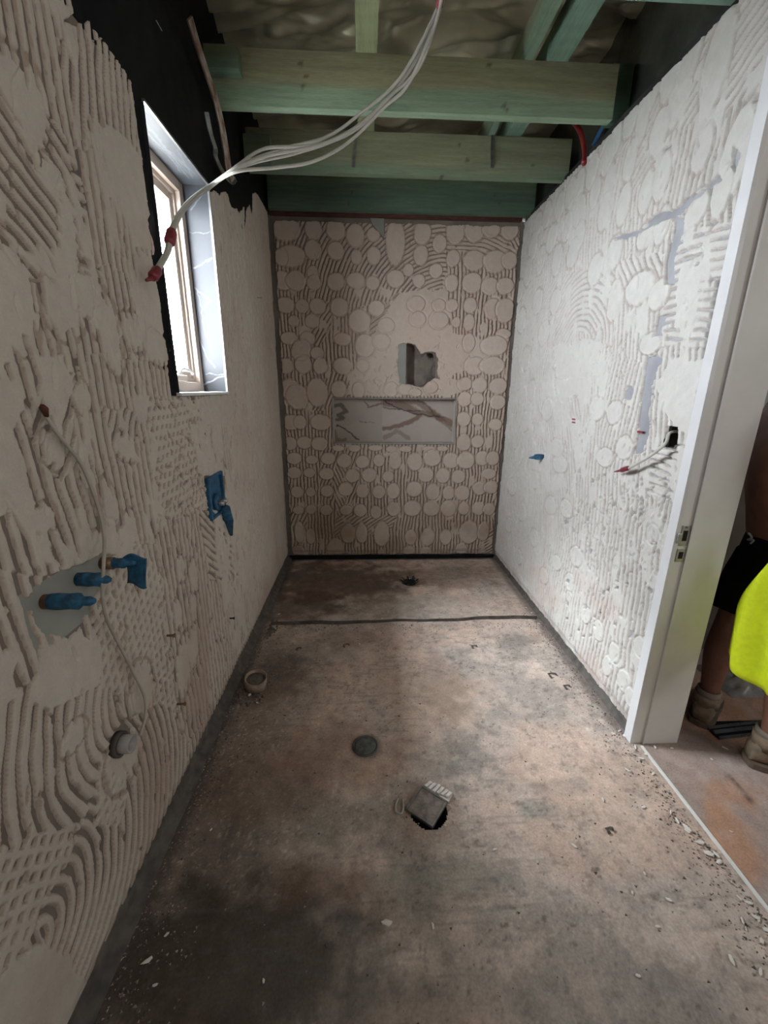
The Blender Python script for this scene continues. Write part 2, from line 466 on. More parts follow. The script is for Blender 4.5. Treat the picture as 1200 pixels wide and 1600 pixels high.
def rect(u0, u1, v0, v1): return lambda U, V: (U > u0) & (U < u1) & (V > v0) & (V < v1)


# ================================================================== STRUCTURE
BOARD = 0.010       # the boards stand this far behind the adhesive's mean face
WY0, WY1, WZ0, WZ1 = 1.612, 2.165, 1.430, 2.290       # window opening in the left wall

# ---- left wall
xb = XL - BOARD
wall_left = struct(obj('wall_left', bx(((xb - 0.16, -1.6, -0.05), (xb, WY0, H)), ((xb - 0.16, WY1, -0.05), (xb, D + 0.2, H)),
    ((xb - 0.16, WY0, -0.05), (xb, WY1, WZ0)), ((xb - 0.16, WY0, WZ1), (xb, WY1, H))), M['board_left']))
obj('upper_frame_lining', bx(((xb - 0.16, -1.6, H), (xb + 0.001, D + 0.2, 3.45))), M['black'], wall_left)
mb = bmesh.new()
box(mb, (xb, -1.5, WZ1), (xb + 0.0015, D - 0.01, 3.4)); box(mb, (xb, WY0 - 0.085, WZ0 - 0.01), (xb + 0.0015, WY0, WZ1))
box(mb, (xb, WY1, WZ0 - 0.01), (xb + 0.0015, WY1 + 0.012, WZ1))
obj('black_membrane', mb, M['black'], wall_left)

bmp = bmesh.new(); 
box(bmp, (xb, L(40, 960)[1], L(90, 1010)[2]), (xb + 0.0004, L(200, 900)[1], L(170, 850)[2]))
obj('bare_board_patch', bmp, M['board_green'], wall_left)['label'] = 'grey green bare board around the blue pipe stubs'
pxL = lambda x, y: tuple(L(x, y)[1:])
c = Coat(0.42, D - 0.004, 0.0, H, 0.0030, pxL, 11, lo=-0.0006, open_=0.16, top=0.0072, raw=np.array([0.40, 0.33, 0.28]))  # darker unpressed tone deepens the painted groove shade on this wall
U, V = c.U, c.V
c.patch(None, ang=92, duty=0.42)
c.patch([(0, 95), (95, 200), (150, 330), (170, 480), (90, 440), (0, 440), (-60, 430), (-60, 60)], ang=0, duty=0.42)
s_ = L(0, 250); e_ = L(110, 400); ang_ul = math.degrees(math.atan2(e_[2] - s_[2], e_[1] - s_[1]))
c.patch([(-60, 60), (0, 95), (95, 200), (130, 330), (135, 470), (60, 430), (-60, 420)], ang=ang_ul, duty=0.40)
c.patch([(95, 60), (200, 60), (215, 225), (130, 230)], ang=78, duty=0.5, dash=1.2)
c.patch([(120, 230), (200, 230), (215, 420), (150, 420)], ang=88, duty=0.45)
c.patch([(0, 480), (110, 500), (150, 700), (170, 900), (60, 900), (-60, 880), (-60, 480)], ang=95, duty=0.5, wob=0.7)
c.patch([(55, 590), (120, 585), (125, 700), (105, 760), (60, 690)], ang=50, duty=0.5, dash=1.2)
c.patch([(140, 560), (236, 560), (245, 720), (250, 850), (165, 860)], ang=91, duty=0.44, wob=0.3, dash=0.2)
c.patch([(165, 640), (220, 650), (215, 710), (190, 715)], ang=60, duty=0.5, dash=1.4)
c.patch([(232, 622), (330, 622), (330, 700), (322, 800), (248, 815)], ang=2, duty=0.52, dash=1.2, cross=60)
c.patch([(250, 815), (330, 800), (345, 860), (360, 1080), (290, 1165), (262, 1060), (255, 900)], ang=90, duty=0.42, pitch=0.034, wob=0.25)
c.patch([(312, 800), (362, 800), (368, 900), (330, 905)], ang=-38, duty=0.52, dash=1.5)
c.patch([(340, 1000), (366, 960), (372, 1040), (345, 1070)], fan=(310, 1100), duty=0.45)
s_ = L(160, 1060); e_ = L(245, 905); ang_d = math.degrees(math.atan2(e_[2] - s_[2], e_[1] - s_[1]))
c.patch([(150, 930), (215, 845), (258, 900), (262, 1000), (240, 1080), (150, 1090)], ang=ang_d, duty=0.46, cross=ang_d + 70, dash=0.5)
c.patch([(238, 1010), (272, 1010), (282, 1120), (242, 1130)], ang=2, duty=0.5, cross=88)
c.patch([(0, 1085), (100, 1060), (185, 1075), (200, 1150), (170, 1250), (120, 1300), (60, 1330), (-60, 1350), (-60, 1100)], fan=(215, 1060), duty=0.55, dash=1.2, wob=0.9)
c.patch([(-60, 1330), (60, 1310), (120, 1290), (160, 1300), (90, 1400), (0, 1520), (-60, 1560)], ang=45, duty=0.5, cross=-50, dash=1.2)
c.patch([(200, 1130), (262, 1090), (300, 1165), (260, 1320), (230, 1400), (150, 1560), (90, 1480), (60, 1430), (110, 1330), (165, 1210)], fan=(60, 1480), duty=0.42, pitch=0.034, wob=0.5, dash=0.4)
c.patch([(160, 1180), (205, 1190), (190, 1290), (150, 1290)], ang=80, duty=0.55, cross=10, dash=1.2)
# squashed smooth areas
c.lump([(20, 1495), (70, 1470), (125, 1500), (165, 1560), (150, 1640), (0, 1700), (-20, 1560)], 0.0075)
c.lump([(60, 1020), (120, 980), (160, 1000), (165, 1060), (110, 1100), (55, 1095)], 0.0082)
c.lump([(-60, 570), (20, 590), (45, 640), (30, 700), (45, 760), (30, 800), (-60, 810)], 0.0082)
c.lump([(150, 215), (185, 200), (232, 250), (238, 330), (240, 400), (215, 390), (190, 320), (160, 290)], 0.0085)
c.lump([(225, 400), (262, 420), (272, 560), (240, 560), (215, 450)], 0.008)
c.lump([(284, 622), (352, 622), (372, 640), (330, 660), (300, 640)], 0.0075)
c.lump([(300, 660), (330, 655), (335, 760), (312, 740)], 0.0075)
for px_, py_, r1, r2, an in ((82, 275, .05, .035, 20), (28, 140, .05, .06, 0), (55, 185, .035, .09, 20), (110, 385, .03, .12, 15), (30, 455, .05, .09, 10),
        (100, 480, .06, .06, 30), (150, 475, .05, .07, 0), (175, 520, .05, .09, 0), (135, 460, .03, .05, 0), (210, 520, .06, .05, 20), (130, 620, .03, .04, 0),
        (200, 700, .05, .035, 30), (75, 810, .03, .03, 0), (85, 700, .03, .04, 0), (175, 795, .03, .07, 0), (170, 850, .07, .05, 0), (205, 830, .04, .05, 20),
        (290, 1040, .06, .10, 20), (305, 1010, .04, .08, 20), (285, 890, .04, .045, 0), (305, 900, .035, .06, 0), (280, 960, .03, .05, 0), (305, 950, .03, .06, 0),
        (225, 1080, .06, .09, 0), (200, 1180, .08, .07, 0), (120, 1150, .04, .03, 0), (250, 545, .07, .05, 0), (330, 1090, .02, .04, 0)):
    p_ = L(px_, py_); c.blob(p_[1], p_[2], r1, r2, -an, jag=1.0, rim=0.0)
c.torn([(-60, 0), (130, 0), (240, 380), (240, 560), (0, 560), (-60, 560)], 0.60, ang=100)
c.torn([(-60, 560), (240, 560), (260, 850), (150, 900), (-60, 1000)], 0.60, ang=95)
c.torn([(-60, 940), (150, 960), (130, 1060), (-60, 1120)], 0.56, ang=60)
# the far part of the wall was scraped nearly flat
far = (U > 2.17) & (U < 3.47)
c.torn([(330, 300), (415, 300), (450, 870), (370, 1030), (340, 900), (330, 640)], 0.40, cell=(0.03, 0.07), ang=92, lvl=0.95)
k_ = ss(2.45, 2.75, U + 0.25 * (fbm(U / 0.2, V / 0.3, 3) - 0.5)); c.h = np.where(U > 2.2, c.h * (1 - 0.55 * k_) + 0.0035 * k_, c.h); c.flat = np.maximum(c.flat, 0.6 * k_)
c.pits([(300, 640), (330, 300), (415, 330), (452, 860), (370, 1040), (250, 1300), (250, 860)], 1700, 5, ang=(-25, 25), ln=(0.008, 0.035), wd=(0.003, 0.009))
c.pits([(-60, 0), (140, 0), (240, 560), (330, 800), (250, 1300), (0, 1590), (-60, 1300)], 420, 6, ang=(-30, 30), ln=(0.008, 0.028))
c.pits([(232, 622), (330, 622), (330, 800), (248, 815)], 160, 8, ang=(30, 100))
# bared board round the water outlets, beside the window, along the foot
c.bare([(50, 940), (85, 905), (125, 880), (160, 862), (185, 868), (165, 900), (150, 945), (135, 970), (110, 992), (70, 985)])
c.bare([(176, 1150), (190, 1130), (206, 1140), (206, 1178), (190, 1190), (176, 1180)])
c.bare([(318, 745), (352, 738), (356, 800), (330, 800)])
c.bare([(210, 90), (226, 150), (245, 330), (252, 440), (268, 560), (281, 615), (290, 615), (250, 200), (225, 90)])
c.bare([(352, 290), (362, 320), (375, 334), (383, 322), (384, 362), (388, 322), (391, 318), (395, 336), (397, 290)])
c.bare([(100, 30), (130, -20), (420, -20), (420, 300), (330, 303), (232, 150), (228, 170), (185, 85), (140, 25)])
eu = 0.02 * (fbm(U / 0.05, V / 0.05, 77) - 0.5)
c.h[(U > WY0 - 0.050 + eu * 2.2) & (U < WY1 + 0.01 + eu * .5) & (V > WZ0 - 0.012) & (V < 2.4)] = -0.003
c.h[(U < 2.2) & (V > WZ1 + 0.03 + 0.05 * (U - 1.3) * -0.4 + eu)] = -0.003
c.h[(V < 0.045 + eu * 0.8)] = -0.003
c.h[(U > D - 0.02 + eu)] = -0.003


def stain_left(U, V, rgb):
    rgb = rgb * np.array([0.97, 0.94, 0.90])
    n = fbm(U / 0.22, V / 0.35, 91); k = (ss(0.45, 0.75, n) * ss(1.1, 0.25, V) * 0.55)[..., None]
    rgb = rgb * (1 - k) + np.array([0.40, 0.29, 0.23]) * k
    k = (ss(0.5, 0.7, fbm(U / 0.15, V / 0.5, 92)) * ss(1.9, 2.4, U) * 0.35)[..., None]
    rgb = rgb * (1 - k) + np.array([0.50, 0.38, 0.32]) * k
    return rgb


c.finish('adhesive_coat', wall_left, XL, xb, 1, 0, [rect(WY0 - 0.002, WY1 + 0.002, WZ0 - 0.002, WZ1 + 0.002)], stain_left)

# ---- back wall
yb = D + BOARD
NX0, NX1, NZ0, NZ1 = B(520, 622)[0], B(713, 622)[0], B(600, 692)[2], B(600, 623)[2]       # niche
HX0, HX1, HZ0, HZ1 = B(635, 560)[0], B(679, 560)[0], B(650, 603)[2], B(650, 537)[2]       # broken hole
bm = bx(((xb - 0.1, yb, -0.05), (NX0, yb + 0.012, H)), ((NX1, yb, -0.05), (XR + 0.15, yb + 0.012, H)), ((NX0, yb, -0.05), (NX1, yb + 0.012, NZ0)),
        ((NX0, yb, NZ1), (HX0, yb + 0.012, H)), ((HX1, yb, NZ1), (NX1, yb + 0.012, H)), ((HX0, yb, HZ1), (HX1, yb + 0.012, H)), ((HX0, yb, NZ1), (HX1, yb + 0.012, HZ0)))
wall_back = struct(obj('wall_back', bm, M['board_back']))
obj('cavity_lining', bx(((xb - 0.1, yb + 0.10, 0), (XR + 0.15, yb + 0.12, H))), M['cavity'], wall_back)
obj('upper_frame_lining', bx(((xb - 0.1, yb - 0.02, H + 0.03), (XR + 0.15, yb + 0.12, 3.45))), M['dark'], wall_back)
obj('top_plate', bx(((xb + 0.01, yb - 0.03, H - 0.006), (XR - 0.02, yb + 0.09, H + 0.035))), M['darkwood'], wall_back)

pxB = lambda x, y: (B(x, y)[0], B(x, y)[2])
c = Coat(XL + 0.004, XR - 0.004, 0.0, H, 0.0036, pxB, 31, 0.0285, open_=0.06, moat=0.6)
U, V = c.U, c.V
c.patch(None, ang=90, duty=0.46, wob=0.8, dash=0.4)
c.patch([(452, 335), (700, 335), (700, 445), (640, 470), (560, 478), (500, 500), (465, 470), (455, 400)], fan=(692, 505), duty=0.46, wob=0.5)
c.patch([(700, 335), (820, 335), (812, 395), (770, 398), (700, 392)], fan=(715, 560), duty=0.55, wob=0.6)
c.patch([(800, 345), (822, 345), (818, 400), (800, 385)], ang=-55, duty=0.5)
c.patch([(480, 480), (500, 465), (520, 475), (512, 520), (495, 540), (482, 530)], ang=58, duty=0.5)
c.patch([(622, 455), (700, 455), (700, 520), (650, 560), (560, 560), (580, 500)], ang=35, duty=0.62, hi=0.004)
c.patch([(455, 640), (520, 580), (560, 585), (545, 625), (500, 640)], ang=70, duty=0.5)
c.patch([(500, 700), (560, 700), (560, 770), (545, 800), (500, 770)], ang=68, duty=0.46)
c.patch([(520, 745), (536, 700), (548, 760), (535, 805), (525, 805)], ang=112, duty=0.46)
c.patch([(525, 805), (620, 805), (612, 825), (560, 840), (520, 838)], ang=35, duty=0.55)
c.patch([(752, 830), (780, 825), (776, 870), (748, 870)], ang=35, duty=0.5, dash=1.2)
c.patch([(455, 800), (480, 800), (478, 822), (455, 822)], ang=60, duty=0.5)
c.torn([(440, 430), (815, 430), (800, 700), (440, 700)], 0.66)
c.torn([(440, 700), (800, 700), (785, 870), (450, 870)], 0.66)
# smooth trowelled zone round the broken hole
c.lump([(625, 455), (700, 450), (702, 520), (765, 530), (765, 560), (700, 590), (760, 600), (700, 618), (540, 618), (560, 560), (590, 505)], 0.0062, 0.9)
c.pits([(560, 540), (700, 540), (700, 618), (560, 618)], 60, 3, ln=(0.01, 0.03), ang=(-70, 70))
c.pits([(430, 340), (810, 340), (780, 870), (450, 870)], 320, 4, ln=(0.006, 0.016), ang=(-40, 40))
DISCS = {(420, 330, 6.0): ((160,170,130,110),(415,165,80,105),(625,170,85,105),(810,230,85,110),(980,220,60,65),(1190,290,88,212),(210,420,125,105),(110,430,60,80),
  (410,360,75,95),(625,370,75,85),(820,430,50,70),(985,415,62,85),(130,650,85,90),(250,650,90,95),(410,580,50,70),(420,670,65,70),(625,660,80,85),(815,650,90,75),
  (975,670,62,65),(1190,630,82,80),(150,880,85,75),(310,890,60,65),(455,890,75,75),(660,900,85,90),(850,1030,105,110),(1010,910,75,75),(230,1030,52,52),(400,1030,65,65),(1100,1070,80,72)),
 (620, 330, 6.0): ((245,200,80,108),(230,410,65,95),(405,300,65,82),(555,190,85,110),(735,180,90,105),(890,170,80,75),(1065,180,78,85),(530,440,60,80),(735,460,100,95),
  (930,470,108,105),(1060,460,70,80),(110,550,48,58),(210,650,55,62),(370,555,60,66),(520,670,60,80),(710,670,92,95),(880,700,80,80),(1020,700,75,80),(185,870,80,75),
  (400,880,60,60),(520,880,55,60),(690,880,60,75),(900,910,75,95),(1020,930,85,115),(200,1010,75,70),(400,1020,90,80),(560,1040,40,50),(680,1040,50,80),(1000,1150,70,50)),
 (420, 520, 6.0): ((185,50,75,60),(360,50,70,60),(300,170,92,100),(320,300,78,82),(450,190,60,60),(150,310,78,72),(480,310,65,75),(690,60,80,62),(690,310,85,78),(900,120,95,110),
  (1060,80,78,75),(880,310,60,60),(190,530,90,100),(260,600,100,115),(450,560,95,130),(655,530,72,80),(840,540,60,80),(1150,530,65,70),(210,840,90,70),(290,840,60,66),(480,840,95,72),
  (200,1040,60,60),(330,1030,70,58),(470,1040,75,62),(650,1082,55,28),(800,1085,55,32),(1000,1080,65,28),(1150,1090,50,30)),
 (620, 520, 6.0): ((920,120,120,92),(740,310,95,85),(900,310,110,85),(680,90,55,85),(640,480,68,62),(780,490,68,72),(950,500,80,76),(640,620,65,68),(760,620,58,60),(950,650,68,68),
  (630,810,60,68),(760,810,50,56),(925,860,60,56),(630,1030,65,76),(760,1020,58,58),(320,510,68,58),(80,530,70,55),(180,560,55,38),(80,1090,60,28),(300,1090,60,26),(430,1085,50,24)),
 (440, 700, 6.667): ((130,110,75,60),(310,125,60,45),(480,110,75,60),(650,135,75,70),(840,145,70,65),(1015,130,58,62),(125,260,75,58),(285,260,58,48),(465,270,75,60),(735,290,70,70),
  (910,285,75,70),(1110,300,60,55),(160,460,65,58),(300,460,48,48),(470,450,65,60),(665,430,75,70),(840,450,65,70),(1010,460,65,70),(170,650,58,42),(305,640,52,48),(460,650,62,52),
  (670,650,68,48),(815,650,65,65),(980,670,58,64),(690,890,75,98),(830,890,60,100),(1040,900,80,128),(560,1050,88,100),(180,880,46,110),(300,920,48,78),(170,1070,62,48)),
 (610, 700, 6.667): ((50,140,65,80),(255,145,80,90),(440,110,88,80),(635,130,80,80),(790,130,88,88),(960,110,70,76),(1070,110,65,72),(370,280,75,75),(550,290,70,80),(710,300,68,68),
  (1030,270,68,55),(250,430,80,78),(30,450,65,80),(440,460,70,85),(610,470,60,70),(750,470,75,75),(930,420,70,68),(1050,410,70,66),(30,640,65,70),(230,630,90,78),(430,630,85,78),
  (605,630,78,84),(765,630,58,68),(920,630,70,68),(1030,640,62,62),(210,930,60,78),(390,930,70,88),(580,930,58,78),(820,880,98,115),(970,870,58,98),(190,1070,58,48),(370,1080,58,46),(740,1050,58,56))}
g_ = random.Random(3)
for (ox, oy, sc_), lst in DISCS.items():
    for (x, y, rx, ry) in lst:
        a_ = B(ox + x / sc_, oy + y / sc_); b_ = B(ox + (x + rx) / sc_, oy + y / sc_); d_ = B(ox + x / sc_, oy + (y + ry) / sc_)
        c.blob(a_[0], a_[2], (b_[0] - a_[0]) * 0.98, (a_[2] - d_[2]) * 0.98, 0, HI * g_.uniform(0.98, 1.25), 0.3)
hole_poly = [B(*p) for p in ((636, 535), (645, 537), (653, 548), (660, 558), (668, 551), (676, 552), (680, 562), (675, 575), (676, 589), (668, 590), (664, 600), (652, 604), (640, 601), (636, 599))]
hole_poly = [(p[0], p[2]) for p in hole_poly]
c.bare([(622, 540), (636, 536), (647, 536), (656, 550), (668, 549), (679, 549), (684, 560), (686, 590), (680, 591), (662, 603), (637, 602), (625, 598)])
c.bare([(572, 334), (601, 334), (600, 371), (582, 352)])
c.h[(V < 0.02 + 0.03 * fbm(U / 0.03, V / 0.05, 5))] = -0.003
e_ = 0.02 * (fbm(U / 0.05, V / 0.05, 78) - 0.5)
c.h[(V > H - 0.035 + e_) | (U < XL + 0.028 + e_) | (U > XR - 0.022 + e_)] = -0.003
c.h[(U > NX0 - 0.008) & (U < NX1 + 0.01) & (V > NZ0 - 0.012) & (V < NZ1 + 0.008)] = -0.003


def stain_back(U, V, rgb):
    rgb = rgb * np.array([0.95, 0.86, 0.81])
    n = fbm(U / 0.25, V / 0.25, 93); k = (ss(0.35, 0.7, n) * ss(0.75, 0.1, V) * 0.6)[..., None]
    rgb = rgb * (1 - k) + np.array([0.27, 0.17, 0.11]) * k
    k = (ss(0.45, 0.7, fbm(U / 0.3, V / 0.4, 95)) * 0.35)[..., None]
    rgb = rgb * (1 - k) + np.array([0.47, 0.36, 0.30]) * k
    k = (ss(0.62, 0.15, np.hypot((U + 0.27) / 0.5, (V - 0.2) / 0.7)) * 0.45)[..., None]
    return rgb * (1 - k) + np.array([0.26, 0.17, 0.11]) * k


inside_hole = lambda U, V: inpoly(U, V, hole_poly)
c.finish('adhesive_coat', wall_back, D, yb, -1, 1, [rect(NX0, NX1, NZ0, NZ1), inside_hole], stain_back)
# torn board edge round the hole, a pale stick of board beside it
bm = bmesh.new()
ring_out = [(HX0 - 0.004, HZ0 - 0.004), (HX1 + 0.004, HZ0 - 0.004), (HX1 + 0.004, HZ1 + 0.004), (HX0 - 0.004, HZ1 + 0.004)]
cx_, cz_ = (HX0 + HX1) / 2, (HZ0 + HZ1) / 2
outer = []; inner = []
for (x, z) in hole_poly:
    dx, dz = x - cx_, z - cz_; t = min((HX1 - HX0 + 0.02) / 2 / max(abs(dx), 1e-6), (HZ1 - HZ0 + 0.02) / 2 / max(abs(dz), 1e-6)); t = max(t, 1.0)
    outer.append((cx_ + dx * t, cz_ + dz * t)); inner.append((x, z))
vs = []
for y_ in (yb - 0.001, yb + 0.010):
    vs.append([[bm.verts.new((p[0], y_, p[1])) for p in q] for q in (outer, inner)])
n_ = len(inner)
for i in range(n_):
    j = (i + 1) % n_
    for a_, b_ in (((0, 0), (0, 1)), ((0, 1), (1, 1)), ((1, 1), (1, 0))):
        A, C_ = vs[a_[0]][a_[1]], vs[b_[0]][b_[1]]
        try: bm.faces.new((A[i], A[j], C_[j], C_[i]))
        except ValueError: pass
o_ = obj('broken_board_edge', bm, M['brick'], wall_back); o_['label'] = 'jagged broken edge of the hole in the board'
a_, b_ = B(621, 600), B(635, 540)
obj('cut_board_strip', bx(((a_[0], yb - 0.006, HZ0 + 0.01), (b_[0], yb - 0.001, HZ1))), M['board_green'], wall_back)['label'] = 'pale green strip of bare board left of the hole'
bm = bmesh.new()
pts = [B(*p) for p in ((580, 349), (600, 335), (600, 370))]
pts = [B(577, 336), B(600, 335), B(600, 371), B(590, 360), B(582, 350)]
f0 = [bm.verts.new((p[0], yb - 0.009, p[2])) for p in pts]; f1 = [bm.verts.new((p[0], yb - 0.001, p[2])) for p in pts]
bm.faces.new(f0); bm.faces.new(f1[::-1])
for i in range(5): bm.faces.new((f0[i], f0[(i + 1) % 5], f1[(i + 1) % 5], f1[i]))
obj('bare_board_patch', bm, M['board_green'], wall_back)['label'] = 'grey green patch of bare board at the top edge'

# niche lined with marble-look tile
ND = 0.085
def tile_panel(name, u0, u1, v0, v1, place, base, veins, parent, res=0.004, thick=None, flip=False, m='marble'):
    us = np.arange(u0, u1 + res * .5, res); vs_ = np.arange(v0, v1 + res * .5, res); us[-1] = u1; vs_[-1] = v1
    Uu, Vv = np.meshgrid(us, vs_, indexing='ij')
    rgb = np.ones(Uu.shape + (3,)) * np.array(base) * (1 + 0.12 * (fbm(Uu / 0.08, Vv / 0.08, 5) - 0.5))[..., None]
    wu = Uu + 0.02 * (fbm(Uu / 0.04, Vv / 0.04, 8) - 0.5); wv = Vv + 0.03 * (fbm(Uu / 0.04, Vv / 0.04, 9) - 0.5)
    for pts, wd, colr, k in veins:
        d = seg_dist(wu, wv, pts); a = (ss(wd, wd * 0.45, d) * k)[..., None]
        rgb = rgb * (1 - a) + np.array(colr) * a
    P = place(Uu, Vv); return grid_obj(name, P, rgb, M[m], parent, smooth=False)


def bk(x, y): p = at(x, y, 1, D + ND); return (p[0], p[2])
def cr(*l): return [bk(400 + x / 2.727, 600 + y / 2.727) for x, y in l]
BR, DK, GY = (0.15, 0.085, 0.055), (0.05, 0.032, 0.024), (0.25, 0.20, 0.165)
veins = [(cr((545, 78), (620, 88), (690, 122), (760, 128), (835, 170)), 0.038, BR, 0.75), (cr((600, 70), (700, 80), (740, 110), (800, 160)), 0.03, BR, 0.65),
         (cr((700, 135), (660, 160), (610, 178), (545, 190)), 0.026, BR, 0.8), (cr((548, 72), (600, 100), (690, 130), (780, 138)), 0.007, DK, 0.9),
         (cr((545, 98), (640, 112), (700, 112)), 0.006, DK, 0.8), (cr((690, 68), (730, 85), (760, 130), (800, 140)), 0.008, DK, 0.6),
         (cr((545, 230), (600, 200), (650, 232)), 0.022, GY, 0.8), (cr((800, 165), (840, 200)), 0.012, GY, 0.8), (cr((465, 75), (478, 98), (545, 82)), 0.010, BR, 0.8),
         (cr((340, 92), (362, 90), (385, 120), (350, 132), (372, 148), (345, 150)), 0.020, DK, 0.7), (cr((345, 178), (385, 195), (435, 236)), 0.008, DK, 0.9),
         (cr((335, 200), (345, 240), (380, 238)), 0.018, BR, 0.6), (cr((440, 158), (505, 165)), 0.005, BR, 0.7)]
JX = at(597, 655, 1, D + ND)[0]
tile_panel('marble_tile', NX0, JX - 0.001, NZ0, NZ1, lambda u, v: np.stack([u, np.full_like(u, D + ND), v], -1), (0.38, 0.335, 0.295), veins, wall_back)['label'] = 'left marble-look niche tile, mostly plain grey white'
tile_panel('marble_tile', JX + 0.001, NX1, NZ0, NZ1, lambda u, v: np.stack([u, np.full_like(u, D + ND), v], -1), (0.42, 0.37, 0.33), veins, wall_back)['label'] = 'right marble-look niche tile with broad brown veins'
tile_panel('niche_side', D - 0.002, D + ND, NZ0, NZ1, lambda u, v: np.stack([np.full_like(u, NX0 + 0.002), u, v], -1), (0.55, 0.50, 0.45), [], wall_back)
tile_panel('niche_side', D - 0.002, D + ND, NZ0, NZ1, lambda u, v: np.stack([np.full_like(u, NX1 - 0.002), u, v], -1), (0.55, 0.50, 0.45), [], wall_back)
tile_panel('niche_base', NX0, NX1, D - 0.002, D + ND, lambda u, v: np.stack([u, v, np.full_like(u, NZ0 + 0.002)], -1), (0.50, 0.45, 0.40), [], wall_back)
tile_panel('niche_top', NX0, NX1, D - 0.002, D + ND, lambda u, v: np.stack([u, v, np.full_like(u, NZ1 - 0.002)], -1), (0.50, 0.45, 0.40), [], wall_back)
bm = bx(((NX0 - 0.006, D - 0.006, NZ0 - 0.008), (NX1 + 0.006, D + 0.002, NZ0)), ((NX0 - 0.008, D - 0.004, NZ0), (NX0, D + 0.002, NZ1)),
        ((NX1, D - 0.004, NZ0), (NX1 + 0.006, D + 0.002, NZ1)), ((NX0 - 0.006, D - 0.004, NZ1), (NX1 + 0.006, D + 0.002, NZ1 + 0.006)))
obj('niche_edge_trim', bm, M['pvc'], wall_back)
bm = bx(((JX - 0.0012, D + ND - 0.001, NZ0), (JX + 0.0012, D + ND + 0.004, NZ1)))
obj('tile_joint', bm, M['pvc'], wall_back)

# ---- right wall (to the door)
xr_ = XR + BOARD; YJ = 1.43; WT = 0.13
sw = [RW(1041, 668), RW(1058, 668), RW(1058, 700), RW(1041, 700)]
SY0, SY1 = RW(1059, 680)[1], RW(1039, 680)[1]; SZ0, SZ1 = RW(1047, 701)[2], RW(1047, 664)[2]
bm = bx(((xr_, SY1, -0.05), (xr_ + 0.012, D + 0.2, H)), ((xr_, YJ, -0.05), (xr_ + 0.012, SY0, H)), ((xr_, SY0, -0.05), (xr_ + 0.012, SY1, SZ0)), ((xr_, SY0, SZ1), (xr_ + 0.012, SY1, H)),
        ((xr_ + WT - 0.012, YJ, -0.05), (xr_ + WT, D + 0.2, H)), ((xr_ + 0.08, YJ + 0.03, 0), (xr_ + 0.09, D, H)))
wall_right = struct(obj('wall_right', bm, M['board']))
obj('upper_frame_lining', bx(((xr_ + 0.06, -1.6, H + 0.02), (xr_ + WT, D + 0.2, 3.45))), M['foil_dark'], wall_right)
obj('top_plate', bx(((xr_ - 0.002, -1.5, H - 0.012), (xr_ + 0.09, D, H + 0.02))), M['dark'], wall_right)

pxR = lambda x, y: tuple(RW(x, y)[1:])
c = Coat(YJ + 0.012, D - 0.004, 0.0, H, 0.0036, pxR, 51, 0.030, moat=0.45)
U, V = c.U, c.V
c.patch(None, ang=80, duty=0.5, wob=0.6)
c.patch([(1050, 110), (1250, -200), (1250, 120), (1140, 240), (1080, 250)], ang=-28, duty=0.55, wob=0.7)
c.patch([(930, 210), (1060, 80), (1110, 150), (1080, 260), (980, 300), (930, 290)], ang=-38, duty=0.55)
c.patch([(1050, 210), (1165, 150), (1150, 260), (1060, 330), (1035, 300)], ang=93, duty=0.46, wob=0.2, dash=0.3)
c.patch([(940, 260), (985, 230), (990, 330), (930, 370)], ang=95, duty=0.5, dash=0.4)
c.patch([(1015, 220), (1050, 220), (1050, 275), (1015, 285)], ang=5, duty=0.5)
c.patch([(870, 440), (905, 420), (960, 420), (960, 540), (900, 520), (850, 560), (840, 500)], fan=(900, 560), duty=0.56, wob=0.4)
c.patch([(800, 480), (840, 440), (880, 440), (890, 520), (860, 600), (800, 600)], fan=(905, 600), duty=0.6, wob=0.6)
c.patch([(960, 400), (1035, 400), (1030, 470), (980, 470)], ang=50, duty=0.56)
c.patch([(1045, 370), (1160, 340), (1110, 540), (1030, 540), (1040, 450)], ang=4, duty=0.55, wob=0.7, dash=0.9)
c.patch([(960, 560), (1008, 560), (1000, 700), (950, 720), (930, 640)], ang=98, duty=0.5, wob=0.3)
c.patch([(835, 640), (910, 620), (905, 700), (860, 720)], ang=60, duty=0.55, dash=1.2)
c.patch([(1020, 700), (1080, 690), (1070, 790), (1010, 790)], ang=3, duty=0.62, dash=1.2)
c.patch([(820, 730), (900, 700), (890, 840), (815, 830)], ang=72, duty=0.5, dash=0.8)
c.patch([(900, 780), (1050, 780), (1030, 1000), (960, 1000), (890, 900)], ang=86, duty=0.55, dash=1.5)
c.patch([(850, 850), (930, 880), (1000, 1150), (960, 1120), (850, 960)], ang=92, duty=0.52, dash=0.8)
c.torn(None, 0.60, ang=82)
c.torn([(800, 560), (960, 560), (900, 760), (800, 780)], 0.50, ang=60)
c.lump([(1045, 560), (1100, 560), (1090, 690), (1035, 640), (1030, 600)], 0.0085)
c.lump([(1060, 700), (1085, 700), (1070, 800), (1050, 790)], 0.008)
c.lump([(865, 540), (940, 530), (940, 590), (870, 590)], 0.0035, 1.0)
